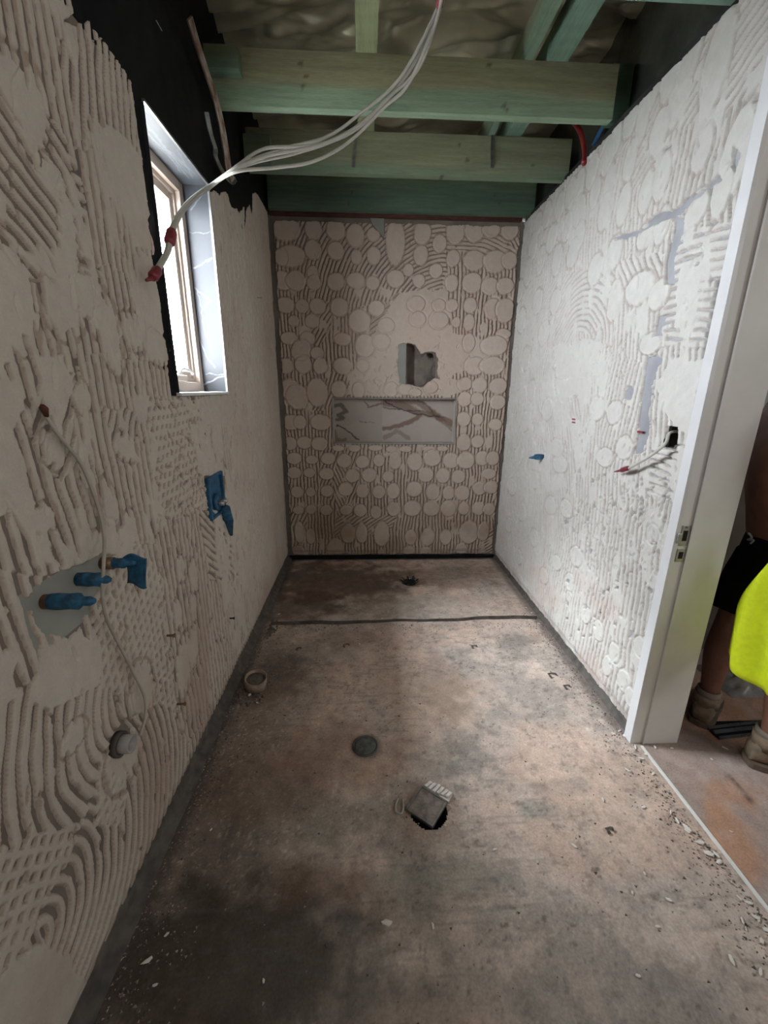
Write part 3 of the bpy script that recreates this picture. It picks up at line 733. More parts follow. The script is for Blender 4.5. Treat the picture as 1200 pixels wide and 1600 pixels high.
# disc rows where the tiles' dabs were, above the scraped line and below it
for (x, y, rx, ry) in ((1152, 238, 24, 62), (1098, 232, 15, 33), (1120, 100, 20, 70), (1060, 140, 15, 50), (1082, 60, 18, 70), (1048, 110, 12, 42), (1016, 145, 12, 30), (985, 185, 10, 26),
        (962, 215, 9, 26), (1005, 180, 9, 45), (1030, 205, 13, 30), (985, 250, 9, 30), (950, 245, 8, 26), (925, 268, 8, 24), (953, 285, 8, 26), (905, 290, 8, 22), (930, 300, 7, 22), (892, 300, 7, 22),
        (875, 322, 6, 20), (905, 330, 8, 24), (855, 335, 6, 18), (840, 352, 6, 18), (885, 355, 7, 20), (945, 330, 9, 26), (975, 318, 10, 30), (1010, 300, 10, 30), (1035, 275, 12, 34), (862, 372, 7, 20),
        (833, 385, 6, 20), (905, 368, 8, 22), (845, 405, 6, 20), (825, 425, 5, 20), (870, 405, 7, 22), (895, 395, 8, 20), (1010, 368, 13, 20), (1035, 352, 10, 28), (1090, 325, 16, 26), (1128, 300, 14, 40),
        (960, 395, 11, 24), (930, 420, 10, 22), (960, 470, 10, 30), (1017, 537, 16, 14), (1000, 450, 22, 24), (1030, 460, 16, 22), (932, 640, 12, 18), (960, 645, 12, 18), (975, 700, 14, 18), (945, 715, 13, 14), (875, 725, 12, 14),
        (860, 790, 9, 14), (885, 795, 10, 14), (1020, 835, 10, 12), (900, 870, 10, 16), (870, 700, 10, 14), (960, 1020, 10, 16), (975, 1065, 12, 18), (948, 1040, 8, 16), (985, 1090, 10, 16), (935, 985, 9, 16), (915, 960, 8, 14),
        (890, 910, 8, 14), (870, 880, 7, 12), (1030, 1030, 10, 16), (1000, 1010, 11, 14), (855, 640, 8, 16), (830, 610, 7, 16), (820, 660, 7, 16), (810, 710, 6, 16), (835, 750, 7, 14), (800, 760, 6, 14), (815, 800, 6, 14), (835, 840, 7, 14),
        (822, 560, 7, 18), (815, 500, 6, 18), (840, 470, 7, 18), (850, 520, 8, 18), (812, 455, 5, 16), (868, 470, 8, 18), (795, 820, 5, 12), (810, 870, 6, 12), (850, 900, 7, 12), (1085, 780, 10, 18)):
    a_, b_, d_ = RW(x, y), RW(x + rx, y), RW(x, y + ry)
    c.blob(a_[1], a_[2], max(0.03, abs(b_[1] - a_[1])), max(0.04, abs(d_[2] - a_[2])), 0, HI * 1.12, 0.5)
c.pits([(780, 540), (960, 500), (1080, 700), (1050, 1000), (985, 1150), (780, 870)], 1300, 15, ln=(0.006, 0.022), ang=(-40, 30))
c.pits([(820, 350), (1200, 50), (1100, 560), (800, 560)], 300, 16, ang=(-30, 40))
c.pits([(900, 780), (1060, 740), (1040, 900), (930, 900)], 380, 17, ln=(0.006, 0.018), ang=(-60, 60))
# scraped-off strips and bits, down to the grey board
c.bare([(955, 378), (1005, 352), (1045, 325), (1062, 320), (1090, 305), (1128, 272), (1134, 278), (1100, 303), (1075, 325), (1050, 340), (1000, 362), (965, 380)])
c.bare([(1005, 345), (1045, 320), (1050, 338), (1020, 355)])
c.bare([(1050, 338), (1068, 338), (1061, 380), (1051, 446), (1038, 446), (1040, 390), (1048, 365)])
c.bare([(1145, 222), (1160, 235), (1154, 262), (1145, 250)])
c.bare([(1026, 492), (1042, 492), (1036, 524), (1020, 526)])
c.bare([(1013, 556), (1031, 556), (1025, 600), (1015, 650), (1010, 702), (990, 710), (1001, 640)])
c.lump([(868, 592), (925, 588), (922, 618), (872, 620)], 0.0008)
c.bare([(978, 605), (990, 605), (988, 622), (976, 622)])
c.bare([(1120, 430), (1130, 440), (1112, 530), (1102, 600), (1096, 600), (1104, 530)])
c.bare([(1096, 680), (1104, 690), (1094, 705), (1088, 700)])
c.bare([(1085, 790), (1092, 790), (1078, 850), (1070, 850)])
c.bare([(1190, 150), (1230, 100), (1230, 200), (1195, 170)])
g_ = random.Random(12)
for _ in range(75):
    x, y = g_.uniform(880, 1055), g_.uniform(735, 1010); w_ = g_.uniform(1.5, 5)
    c.bare([(x, y), (x + w_, y + w_), (x + w_ * .6, y + w_ * 2.4), (x - w_ * .5, y + w_ * 1.5)])
e_ = 0.024 * (fbm(U / 0.05, V / 0.08, 79) - 0.5)
c.h[(V > H - 0.012 + e_ * .6) | (U < YJ + 0.035 + e_) | (V < 0.03 + e_) | (U > D - 0.01 + e_)] = -0.003


def stain_right(U, V, rgb):
    rgb = rgb * np.array([1.10, 1.145, 1.19])
    k = (ss(0.5, 0.75, fbm(U / 0.25, V / 0.2, 97)) * ss(0.9, 0.2, V) * 0.5)[..., None]
    return rgb * (1 - k) + np.array([0.58, 0.46, 0.41]) * k


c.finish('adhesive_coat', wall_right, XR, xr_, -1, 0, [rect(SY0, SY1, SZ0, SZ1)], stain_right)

# ---- floor: room slab, shower bay, hall
DR1 = F(571, 1166)[:2]; DR2 = F(668, 1266)[:2]; DR3 = F(640, 909)[:2]
res = 0.006
fx = np.arange(XL - 0.012, XR + 0.02, res); fy = np.arange(0.25, D + 0.012, res)
X, Y = np.meshgrid(fx, fy, indexing='ij')
Z = 0.004 * (fbm(X / 0.5, Y / 0.5, 61) - 0.5) + 0.0016 * (fbm(X / 0.03, Y / 0.03, 62, 3) - 0.5)
n1 = fbm(X / 0.30, Y / 0.30, 63); n2 = fbm(X / 0.09, Y / 0.09, 64); n3 = fbm(X / 0.02, Y / 0.02, 65); n4 = fbm(X / 0.10, Y / 0.012, 66, 3)
rgb = np.ones(X.shape + (3,)) * np.array([0.50, 0.405, 0.345])


def mixc(rgb, k, col): k = np.clip(k, 0, 1)[..., None]; return rgb * (1 - k) + np.array(col) * k


rgb = mixc(rgb, ss(0.46, 0.66, n1) * 0.7, (0.54, 0.39, 0.31))                    # rusty pink dust
rgb = mixc(rgb, ss(0.52, 0.40, n1) * ss(0.4, 0.6, n2) * 0.6, (0.27, 0.25, 0.23))   # bare grey
rgb = mixc(rgb, ss(0.50, 0.62, n2) * 0.35, (0.46, 0.39, 0.33))
rgb = mixc(rgb, ss(0.58, 0.75, n3) * 0.35, (0.16, 0.12, 0.10))


def splot(x, y, rx, ry, k, col, soft=0.5, seed=70):
    global rgb
    p = F(x, y); q = F(x + rx, y); r = F(x, y + ry)
    d = np.hypot((X - p[0]) / max(abs(q[0] - p[0]), .01), (Y - p[1]) / max(abs(r[1] - p[1]), .01)) + 1.1 * (fbm(X / 0.07, Y / 0.07, seed) - 0.5)
    rgb = mixc(rgb, ss(1 + soft * .5, 1 - soft, d) * k, col)


DB, OR, GN, DG = (0.10, 0.062, 0.042), (0.33, 0.19, 0.125), (0.16, 0.175, 0.15), (0.15, 0.135, 0.12)
rgb = mixc(rgb, ss(0.05, -0.55, X + 0.35 * (n1 - 0.5)) * 0.8 * ss(2.6, 1.9, Y), (0.15, 0.115, 0.09))   # damp muddy strip beside the left wall, that side's shade painted in too
n5 = fbm(X / 0.012, Y / 0.012, 68, 2); rgb = mixc(rgb, ss(0.70, 0.82, n5) * ss(0.42, 0.6, n2) * 0.6, (0.10, 0.075, 0.06)); rgb = mixc(rgb, ss(0.68, 0.8, fbm(X / 0.010, Y / 0.010, 69, 2)) * 0.35, (0.66, 0.58, 0.50))
n6 = fbm(X / 0.16, Y / 0.16, 60, 5); rgb = rgb * (1 + 0.5 * (n6 - 0.5))[..., None]
splot(520, 910, 130, 45, .85, DB); splot(470, 945, 70, 30, .7, DB); splot(700, 900, 90, 22, .5, (0.17, 0.11, 0.08)); splot(700, 945, 130, 22, .5, (0.40, 0.33, 0.27))
splot(520, 1180, 110, 60, .45, OR, seed=71); splot(400, 1230, 110, 60, .5, (0.17, 0.11, 0.075), seed=72); splot(700, 1090, 60, 50, .5, (0.50, 0.36, 0.27), seed=73); splot(660, 1130, 60, 50, .4, (0.48, 0.34, 0.26), seed=74)
splot(690, 1070, 40, 60, .4, (0.25, 0.165, 0.12), seed=75); splot(500, 1300, 40, 22, .5, GN, seed=76); splot(690, 1370, 120, 35, .4, GN, seed=77); splot(640, 1420, 100, 30, .35, GN, seed=78); splot(830, 1265, 40, 14, .35, (0.17, 0.23, 0.20), seed=79)
splot(330, 1500, 240, 220, .85, (0.055, 0.043, 0.032), seed=80); splot(480, 1520, 140, 130, .35, (0.11, 0.105, 0.09), seed=81); splot(500, 1380, 100, 40, .5, (0.17, 0.10, 0.065), seed=82); splot(430, 1060, 60, 50, .5, DB, seed=83)  # dark lower left blots mix stain with that corner's painted shade
splot(1030, 1530, 40, 30, .5, (0.17, 0.155, 0.15), seed=84); splot(700, 1560, 180, 60, .35, (0.23, 0.20, 0.18), seed=85); splot(1000, 1560, 260, 110, .4, (0.30, 0.265, 0.24), seed=86); splot(800, 1000, 40, 14, .5, DG, seed=87); splot(700, 1200, 60, 18, .35, DG, seed=88)
splot(540, 995, 60, 20, .5, (0.20, 0.13, 0.095), seed=89); splot(720, 1170, 35, 14, .4, DG, seed=90); splot(870, 1230, 50, 16, .3, DG, seed=91)
rgb = mixc(rgb, ss(0.60, 0.74, n4) * ss(0.50, 0.6, fbm(X / 0.35, Y / 0.35, 67)) * 0.3, (0.12, 0.12, 0.11))  # trowel scuffs
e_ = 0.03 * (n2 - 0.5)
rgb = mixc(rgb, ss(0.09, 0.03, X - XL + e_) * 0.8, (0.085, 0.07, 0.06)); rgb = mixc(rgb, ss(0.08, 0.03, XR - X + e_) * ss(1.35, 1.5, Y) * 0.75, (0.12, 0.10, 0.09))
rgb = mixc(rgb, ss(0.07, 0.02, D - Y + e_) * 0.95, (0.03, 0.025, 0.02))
for (dx, dy, r_) in ((DR1[0], DR1[1], 0.052),):
    d = np.hypot(X - dx, Y - dy) + 0.014 * (n2 - 0.5); rgb = mixc(rgb, ss(0.075, 0.055, d) * .6, (0.10, 0.10, 0.09))
hole2 = np.hypot(X - DR2[0], Y - DR2[1] + 0.008); Z -= 0.0 * X
rgb = mixc(rgb, ss(0.16, 0.09, hole2) * 0.4, (0.36, 0.24, 0.18))
hole3 = np.hypot(X - DR3[0], Y - DR3[1])
keep = ~((hole2 < 0.066)[:-1, :-1] | (hole3 < 0.045)[:-1, :-1])
Z -= 0.012 * ss(0.12, 0.05, hole3)
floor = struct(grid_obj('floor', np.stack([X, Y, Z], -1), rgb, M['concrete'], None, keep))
obj('slab', bx(((XL - 0.3, -1.7, -0.25), (3.6, D + 0.3, -0.16)), ((XL - 0.3, -1.7, -0.16), (3.6, 0.27, -0.003))), M['brick'], floor)
hx = np.arange(XR + 0.016, 3.4, 0.012); hy = np.arange(-1.5, 4.0, 0.012); X2, Y2 = np.meshgrid(hx, hy, indexing='ij')
r2 = np.ones(X2.shape + (3,)) * np.array([0.34, 0.26, 0.225]); m1 = fbm(X2 / 0.25, Y2 / 0.3, 101); m2 = fbm(X2 / 0.06, Y2 / 0.06, 102)
k = (ss(0.42, 0.62, m1) * 0.75)[..., None]; r2 = r2 * (1 - k) + np.array([0.42, 0.22, 0.125]) * k
q = F(1150, 1235); d = np.hypot((X2 - q[0]) / 0.16, (Y2 - q[1]) / 0.10) + 0.8 * (m2 - 0.5); k = (ss(1.1, 0.3, d) * 0.6)[..., None]; r2 = r2 * (1 - k) + np.array([0.43, 0.22, 0.12]) * k
q0, q1 = F(1140, 1212), F(1172, 1250); d = seg_dist(X2, Y2, [tuple(q0[:2]), tuple(q1[:2])]) + 0.03 * (m2 - .5); k = (ss(0.022, 0.0, d) * 0.85)[..., None]; r2 = r2 * (1 - k) + np.array([0.06, 0.045, 0.04]) * k
k = (ss(0.55, 0.7, m2) * 0.3)[..., None]; r2 = r2 * (1 - k) + np.array([0.45, 0.37, 0.33]) * k
grid_obj('hall_slab', np.stack([X2, Y2, 0.002 * (m2 - .5)], -1), r2, M['concrete'], floor)['label'] = 'pinkish orange dusty concrete beyond the doorway'

# sealant bands along the foot of each wall
def band(name, pts, prof, m, seed):
    """prof: list of (distance out from wall, height)."""
    P = []
    n = 160; g = random.Random(seed)
    for i in range(n + 1):
        t = i / n; a, b, nrm = np.array(pts[0], float), np.array(pts[1], float), np.array(pts[2], float)
        base = a + (b - a) * t; w1 = 0.8 + 0.5 * float(fbm(np.array([t * 14.0]), np.array([seed * 1.0]), seed)[0])
        P.append([base + nrm * d * w1 + np.array([0, 0, hh * w1]) for d, hh in prof])
    o = grid_obj(name, np.array(P), None, m, None); return struct(o)


prof = [(0.0, 0.050), (0.006, 0.045), (0.008, 0.022), (0.020, 0.009), (0.034, 0.004), (0.040, -0.003)]
struct(band('baseboard_left', ((xb, 0.3, 0), (xb, D, 0), (1, 0, 0)), prof, M['caulk'], 3), 'dark grey sealant band along the foot of the left wall')
struct(band('baseboard_right', ((xr_, YJ + 0.02, 0), (xr_, D, 0), (-1, 0, 0)), [(a * .55, b * .6) for a, b in prof], M['caulk'], 4), 'dark grey sealant band along the foot of the right wall')
struct(band('baseboard_back', ((XL, yb, 0), (XR, yb, 0), (0, -1, 0)), [(a * .8, b * .5) for a, b in prof], M['black'], 5), 'black sealant band along the foot of the back wall')
# angle strip that closes off the shower bay
a_, b_ = F(424, 977), F(838, 966); bm = bmesh.new(); N_ = 60; up = []; g_ = random.Random(9)
for i in range(N_ + 1):
    t = i / N_; p = a_ + (b_ - a_) * t; wv = 0.006 * math.sin(t * 17) + 0.003 * math.sin(t * 41 + 1)
    hh = 0.019 + 0.004 * math.sin(t * 9); y = p[1] + wv
    up.append([bm.verts.new((p[0], y + dy, z)) for dy, z in ((-0.004, -0.003), (-0.003, hh), (0.003, hh), (0.004, 0.004), (0.026, 0.003), (0.028, -0.003))])
for i in range(N_):
    for j in range(5): bm.faces.new((up[i][j], up[i + 1][j], up[i + 1][j + 1], up[i][j + 1]))
struct(obj('trim_1', bm, M['caulk']), 'thin dark angle strip across the floor at the shower bay')
# pale threshold strip in the doorway
bm = bmesh.new(); box(bm, (XR + 0.004, -0.4, -0.02), (XR + 0.014, 1.375, 0.006))
struct(obj('trim_2', bm, M['jamb']), 'thin pale metal strip on the floor along the doorway')

# ---- near wall behind the camera, hall shell, roof
struct(obj('wall_near', bx(((XL - 0.2, -1.75, -0.05), (3.6, -1.6, 3.45))), M['plaster']))
HX = xr_ + WT
struct(obj('wall_hall', bx(((3.4, -1.6, -0.05), (3.5, 4.1, 3.45)), ((HX - 0.1, 4.0, -0.05), (3.5, 4.1, 3.45)), ((2.35, 2.5, -0.02), (3.4, 2.6, 2.6))), M['plaster']))
struct(obj('hall_end_shade_board', bx(((HX, 2.05, -0.02), (2.6, 2.15, 1.18))), M['hall_shade']), 'board at the end of the hall, coloured dark to stand for shade')  # dark colour stands in for shade behind the legs
bm = bx(((HX, -1.6, 2.6), (3.5, 4.1, 2.65)))
struct(obj('ceiling_hall', bm, M['plaster']))
# roof sarking above the joists, sagging and wrinkled
rx_ = np.arange(-0.95, 1.45, 0.012); ry_ = np.arange(-1.6, 3.7, 0.012); X3, Y3 = np.meshgrid(rx_, ry_, indexing='ij')
fold = fbm(X3 / 0.5 + Y3 * 0.8, Y3 / 0.13 + X3 * 1.2, 111, 4)
Z3 = 3.00 + 0.10 * fbm(X3 / 0.5, Y3 / 0.5, 110, 2) + 0.11 * (fold - 0.5) + 0.018 * fbm(X3 / 0.12, Y3 / 0.02 + X3 * 3, 115, 3) + 0.02 * np.abs(np.sin((Y3 + 0.3 * X3 + 0.3 * fbm(X3 / .3, Y3 / .3, 112)) * 16)) ** 3
for (fx0, fy0, fx1, fy1, dp) in ((-0.75, 2.36, 0.02, 2.28, .05), (-0.7, 2.62, 0.0, 2.40, .05), (0.15, 2.55, 0.7, 2.42, .03), (0.12, 2.40, 0.7, 2.34, .03), (0.9, 2.3, 1.3, 2.5, .03)):
    Z3 += dp * ss(0.06, 0.0, seg_dist(X3, Y3, [(fx0, fy0), (fx1, fy1)]))
struct(grid_obj('ceiling', np.stack([X3, Y3, Z3], -1), None, M['foil'], None), 'wrinkled dull foil sheet sagging between the roof timbers')
struct(obj('ceiling_roof', bx(((XL - 0.4, -1.75, 3.45), (3.6, 4.1, 3.5))), M['dark']))

# ---- window
win = thing('window_1', 'tall narrow cream framed window in a dark marble tiled reveal', 'window', (xb - 0.10, (WY0 + WY1) / 2, WZ0))
del win['category']; win['kind'] = 'structure'
RD = 0.098; xo = xb - RD        # the frame stands this deep in the reveal
WV = (0.16, 0.17, 0.18); T0 = (0.020, 0.023, 0.029)
def lw(*l): return [(at(x, y, 1, WY1)[0], at(x, y, 1, WY1)[2]) for x, y in l]
v1 = [(lw((302, 420), (322, 408), (330, 406)), .0045, WV, .9), (lw((303, 500), (325, 560), (336, 575)), .004, WV, .7), (lw((318, 600), (345, 588), (350, 587)), .006, WV, .95), (lw((306, 450), (330, 470), (318, 480)), .0035, WV, .6),
      (lw((310, 455), (322, 520), (335, 555)), .0025, WV, .5), (lw((296, 362), (328, 363)), .0022, (0.12, 0.125, 0.13), .9), (lw((320, 585), (350, 583)), .0022, (0.12, 0.125, 0.13), .9), (lw((300, 330), (322, 300)), .003, WV, .5)]
tile_panel('reveal_tile', xo, XL + 0.002, WZ0, WZ1, lambda u, v: np.stack([u, np.full_like(u, WY1 - 0.003), v], -1), T0, v1, win, res=0.0022)['label'] = 'dark blue grey marble tile of the far window reveal'
tile_panel('reveal_tile', xo, XL + 0.002, WZ0, WZ1, lambda u, v: np.stack([u, np.full_like(u, WY0 + 0.003), v], -1), T0, [], win)['label'] = 'dark marble tile of the near window reveal'
g_ = random.Random(2); v2 = [([(xo + g_.random() * RD, WY0 + g_.random() * .5) for _ in range(3)], .003, WV, .7) for _ in range(6)]
tile_panel('reveal_tile', xo, XL + 0.002, WY0, WY1, lambda u, v: np.stack([u, v, np.full_like(u, WZ1 - 0.003)], -1), (0.05, 0.055, 0.063), v2, win, res=0.003)['label'] = 'dark marble tile under the window head'
obj('reveal_backing', bx(((xb - 0.16, WY1 + 0.001, WZ0), (xb, WY1 + 0.003, WZ1 + .003)), ((xb - 0.16, WY0 - 0.003, WZ0), (xb, WY0 - .001, WZ1 + .003)), ((xb - 0.16, WY0, WZ1 + 0.001), (xb, WY1, WZ1 + 0.003))), M['board'], win)
e = 0.010
obj('tile_edge_trim', bx(((XL - 0.003, WY1 - 0.004, WZ0), (XL + 0.006, WY1 + 0.006, WZ1)), ((XL - 0.003, WY0, WZ1 - 0.003), (XL + 0.006, WY1, WZ1 + 0.005))), M['steel'], win)
obj('window_sill', bx(((xo - 0.06, WY0, WZ0 - 0.012), (XL + 0.010, WY1, WZ0))), M['trimwhite'], win, bevel=0.002)
F0 = 0.035
def frame4(y0, y1, z0, z1, x0, x1, t):
    return bx(((x0, y0, z0), (x1, y0 + t, z1)), ((x0, y1 - t, z0), (x1, y1, z1)), ((x0, y0 + t, z0), (x1, y1 - t, z0 + t)), ((x0, y0 + t, z1 - t), (x1, y1 - t, z1)))
obj('outer_frame', frame4(WY0, WY1, WZ0, WZ1, xo - 0.055, xo, 0.042), M['frame'], win, bevel=0.002)
obj('frame_lip', frame4(WY0 + 0.042, WY1 - 0.042, WZ0 + 0.042, WZ1 - 0.042, xo - 0.05, xo - 0.02, 0.016), M['frame'], win, bevel=0.002)
obj('sash', frame4(WY0 + 0.058, WY1 - 0.058, WZ0 + 0.058, WZ1 - 0.058, xo - 0.052, xo - 0.03, 0.030), M['frame'], win, bevel=0.002)
obj('glass_pane', bx(((xo - 0.045, WY0 + 0.085, WZ0 + 0.085), (xo - 0.041, WY1 - 0.085, WZ1 - 0.085))), M['glass'], win)
wn = obj('winder', bx(((xo - 0.03, WY0 + 0.20, WZ0 + 0.042), (xo + 0.012, WY0 + 0.34, WZ0 + 0.068))), M['frame'], win, bevel=0.004)
bm = bmesh.new(); tube(bm, spline([(xo + 0.005, WY0 + 0.26, WZ0 + 0.068), (xo + 0.012, WY0 + 0.30, WZ0 + 0.095), (xo + 0.02, WY0 + 0.36, WZ0 + 0.085), (xo + 0.02, WY0 + 0.38, WZ0 + 0.075)]), 0.006, 8)
h_ = obj('winder_handle', bm, M['trimwhite'], wn, True)
bm = bmesh.new(); tube(bm, spline([(xo - 0.01, WY0 + 0.10, WZ1 - 0.10), (xo - 0.005, WY0 + 0.085, WZ1 - 0.18), (xo - 0.01, WY0 + 0.10, WZ1 - 0.26)]), 0.006, 8)
obj('stay_arm', bm, M['black_gloss'], win, True)
# outside: soffit under the eave and the ground below the window
struct(obj('trim_3', bx(((xb - 0.50, -1.6, 2.44), (xb - 0.17, 5, 2.50)), ((xb - 0.53, -1.6, 2.38), (xb - 0.49, 5, 2.60))), M['plaster']), 'eave soffit outside the window')
struct(obj('ground_outside', bx(((-9, -6, -0.35), (xb - 0.16, 10, -0.30))), M['plaster']))

# ---- door frame seen edge-on
dr = thing('door_1', 'pale grey painted door frame edge without a door', 'door frame', (XR + 0.09, 1.40, 0)); del dr['category']; dr['kind'] = 'structure'
JX0, JX1, JY0, JY1 = 1.135, 1.335, 1.395, 1.432
DH = 2.45
j_ = obj('jamb', bx(((JX0, JY0, 0), (JX1, JY1, DH))), M['jamb'], dr, bevel=0.002)
obj('architrave', bx(((JX0 - 0.006, JY0 - 0.001, 0), (JX0 + 0.010, JY1 + 0.006, DH + 0.02))), M['trimwhite'], dr, bevel=0.001)['label'] = 'bright white edge strip'
obj('door_stop', bx(((JX0 + 0.052, JY0 - 0.006, 0), (JX1, JY0, DH))), M['jamb'], dr, bevel=0.0015)
obj('stop_edge', bx(((JX0 + 0.047, JY0 - 0.008, 0), (JX0 + 0.053, JY0 - 0.0005, DH))), M['trimwhite'], dr)['label'] = 'thin white line of the door stop edge'
obj('head', bx(((JX0, -0.3, DH), (JX1, JY1, DH + 0.04))), M['jamb'], dr)
obj('jamb', bx(((JX0, -0.34, 0), (JX1, -0.3, DH))), M['jamb'], dr)
for z0, z1 in ((0.905, 0.985), (0.842, 0.895)):
    pz = obj('strike_plate', bx(((JX0 + 0.014, JY0 - 0.003, z0), (JX0 + 0.046, JY0, z1))), M['chrome'], dr, bevel=0.001)
    obj('latch_hole', bx(((JX0 + 0.022, JY0 - 0.0042, z0 + (z1 - z0) * .25), (JX0 + 0.038, JY0 - 0.0028, z0 + (z1 - z0) * .75))), M['dark'], pz)
    if z1 > .95:
        obj('strike_lip', bx(((JX0 + 0.002, JY0 - 0.008, z0 + 0.012), (JX0 + 0.016, JY0 - 0.001, z0 + 0.05))), M['chrome'], pz, bevel=0.002)
        bm = bmesh.new(); tube(bm, [(JX0 + 0.03, JY0 - 0.0045, z1 - 0.008), (JX0 + 0.03, JY0 - 0.002, z1 - 0.008)], 0.004, 10); obj('screw', bm, M['steel'], pz)
struct(obj('wall_right_near', bx(((xr_ - 0.003, -1.6, -0.05), (HX, -0.34, H)), ((xr_ - 0.003, -0.34, DH + 0.04), (HX, YJ, H)))  , M['plaster']))

# ================================================================== ROOF TIMBERS
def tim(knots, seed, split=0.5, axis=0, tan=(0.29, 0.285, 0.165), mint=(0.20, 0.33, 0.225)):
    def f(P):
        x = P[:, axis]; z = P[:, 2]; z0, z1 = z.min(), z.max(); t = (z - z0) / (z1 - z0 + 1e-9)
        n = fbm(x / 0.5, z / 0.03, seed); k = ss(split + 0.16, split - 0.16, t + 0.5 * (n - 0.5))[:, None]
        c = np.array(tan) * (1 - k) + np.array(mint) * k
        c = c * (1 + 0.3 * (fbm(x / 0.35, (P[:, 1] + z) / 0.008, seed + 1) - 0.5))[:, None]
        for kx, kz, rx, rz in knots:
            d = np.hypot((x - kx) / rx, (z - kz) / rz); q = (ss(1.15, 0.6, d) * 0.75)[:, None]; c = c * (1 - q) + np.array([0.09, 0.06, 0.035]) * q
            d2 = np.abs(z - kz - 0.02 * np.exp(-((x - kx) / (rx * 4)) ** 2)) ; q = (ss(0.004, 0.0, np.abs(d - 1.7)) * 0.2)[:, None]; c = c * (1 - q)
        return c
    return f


def kn(y, *l): return [(at(x, yy, 1, y)[0], at(x, yy, 1, y)[2], .012, .010) for x, yy in l]
JB = H + 0.003
J = []
jl = ['thick green treated timber joist nearest the camera, carrying the white cables in front', 'green timber joist just behind the nearest one, with a steel strap',
      'green timber joist directly above the back wall, shade painted into its colour', 'green timber joist cut off by the top right edge of the photo']
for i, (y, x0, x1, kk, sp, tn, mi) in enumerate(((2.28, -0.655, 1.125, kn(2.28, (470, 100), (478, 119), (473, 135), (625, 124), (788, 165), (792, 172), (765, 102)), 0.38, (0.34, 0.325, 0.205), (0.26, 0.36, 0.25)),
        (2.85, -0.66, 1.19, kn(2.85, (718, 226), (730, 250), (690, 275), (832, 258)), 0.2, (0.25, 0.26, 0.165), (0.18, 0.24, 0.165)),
        (3.37, -0.66, 1.19, kn(3.37, (550, 300), (545, 318), (773, 305), (780, 318)), 0.7, (0.10, 0.135, 0.085), (0.085, 0.135, 0.095)),  # rear joist colours darkened to hold its shade
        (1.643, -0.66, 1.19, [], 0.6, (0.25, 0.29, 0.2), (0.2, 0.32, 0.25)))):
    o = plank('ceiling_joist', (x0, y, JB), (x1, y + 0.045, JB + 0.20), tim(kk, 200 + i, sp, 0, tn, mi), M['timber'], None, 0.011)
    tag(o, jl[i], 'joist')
TZ = JB + 0.20
o = plank('roof_batten', (-0.035, 1.2, TZ + 0.001), (0.055, 3.4, TZ + 0.06), tim([], 210, 0.3, 1, (0.30, 0.30, 0.14), (0.27, 0.31, 0.17)), M['timber_y'], None, 0.02)
tag(o, 'pale green timber batten running away above the joists at centre', 'batten')
o = plank('roof_batten', (0.80, 1.2, TZ + 0.001), (0.89, 3.4, TZ + 0.10), tim([], 211, 0.5, 1, (0.20, 0.24, 0.15), (0.18, 0.29, 0.22)), M['timber_y'], None, 0.02)
tag(o, 'mint green timber batten above the joists at the right of the cables', 'batten')
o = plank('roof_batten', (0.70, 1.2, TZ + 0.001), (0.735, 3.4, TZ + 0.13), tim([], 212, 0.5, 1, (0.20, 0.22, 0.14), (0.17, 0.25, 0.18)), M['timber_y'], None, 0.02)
tag(o, 'thin shaded timber batten just left of the mint green one', 'batten')
a_ = at(345, 70, 1, 2.22); b_ = at(373, 108, 1, 2.22)
o = plank('timber_block', (-0.66, 2.215, b_[2]), (b_[0], 2.277, a_[2]), tim([], 213, 0.4, 0, (0.17, 0.19, 0.11), (0.15, 0.22, 0.16)), M['timber'], None, 0.02)
tag(o, 'small timber block on the left end of the nearest joist', 'block')
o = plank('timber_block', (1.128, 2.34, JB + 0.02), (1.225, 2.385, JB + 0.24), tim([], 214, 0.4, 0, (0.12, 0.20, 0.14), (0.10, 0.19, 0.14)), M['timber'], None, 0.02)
tag(o, 'dark green timber block beside the right end of the nearest joist', 'block')
a_ = at(397, 208, 1, 2.78); b_ = at(423, 255, 1, 2.78)
o = plank('timber_block', (-0.66, 2.785, b_[2]), (b_[0], 2.847, a_[2]), tim([], 215, 0.4, 0, (0.13, 0.16, 0.10), (0.11, 0.17, 0.12)), M['timber'], None, 0.02)  # same timber, colours darkened to hold the shade here
tag(o, 'timber block on the left end of the second joist, shade painted into its colour', 'block')

# steel hanger straps
def strap(pts, w_, name, label, mt, cat='strap', t=0.0015, nrm=(1, 0, 0)):
    P = spline(pts, 6); bm = bmesh.new(); nn = np.array(nrm, float); rows = []
    for i, p in enumerate(P):
        tt = P[min(i + 1, len(P) - 1)] - P[max(i - 1, 0)]; tt = tt / np.linalg.norm(tt); s = np.cross(tt, nn); s /= np.linalg.norm(s); q = np.cross(s, tt)
        rows.append([bm.verts.new(p + s * a * w_ / 2 + q * b * t) for a, b in ((-1, -1), (1, -1), (1, 1), (-1, 1))])
    for i in range(len(rows) - 1):
        for j in range(4): bm.faces.new((rows[i][j], rows[i][(j + 1) % 4], rows[i + 1][(j + 1) % 4], rows[i + 1][j]))
    bm.faces.new(rows[0]); bm.faces.new(rows[-1][::-1])
    return tag(obj(name, bm, mt), label, cat)


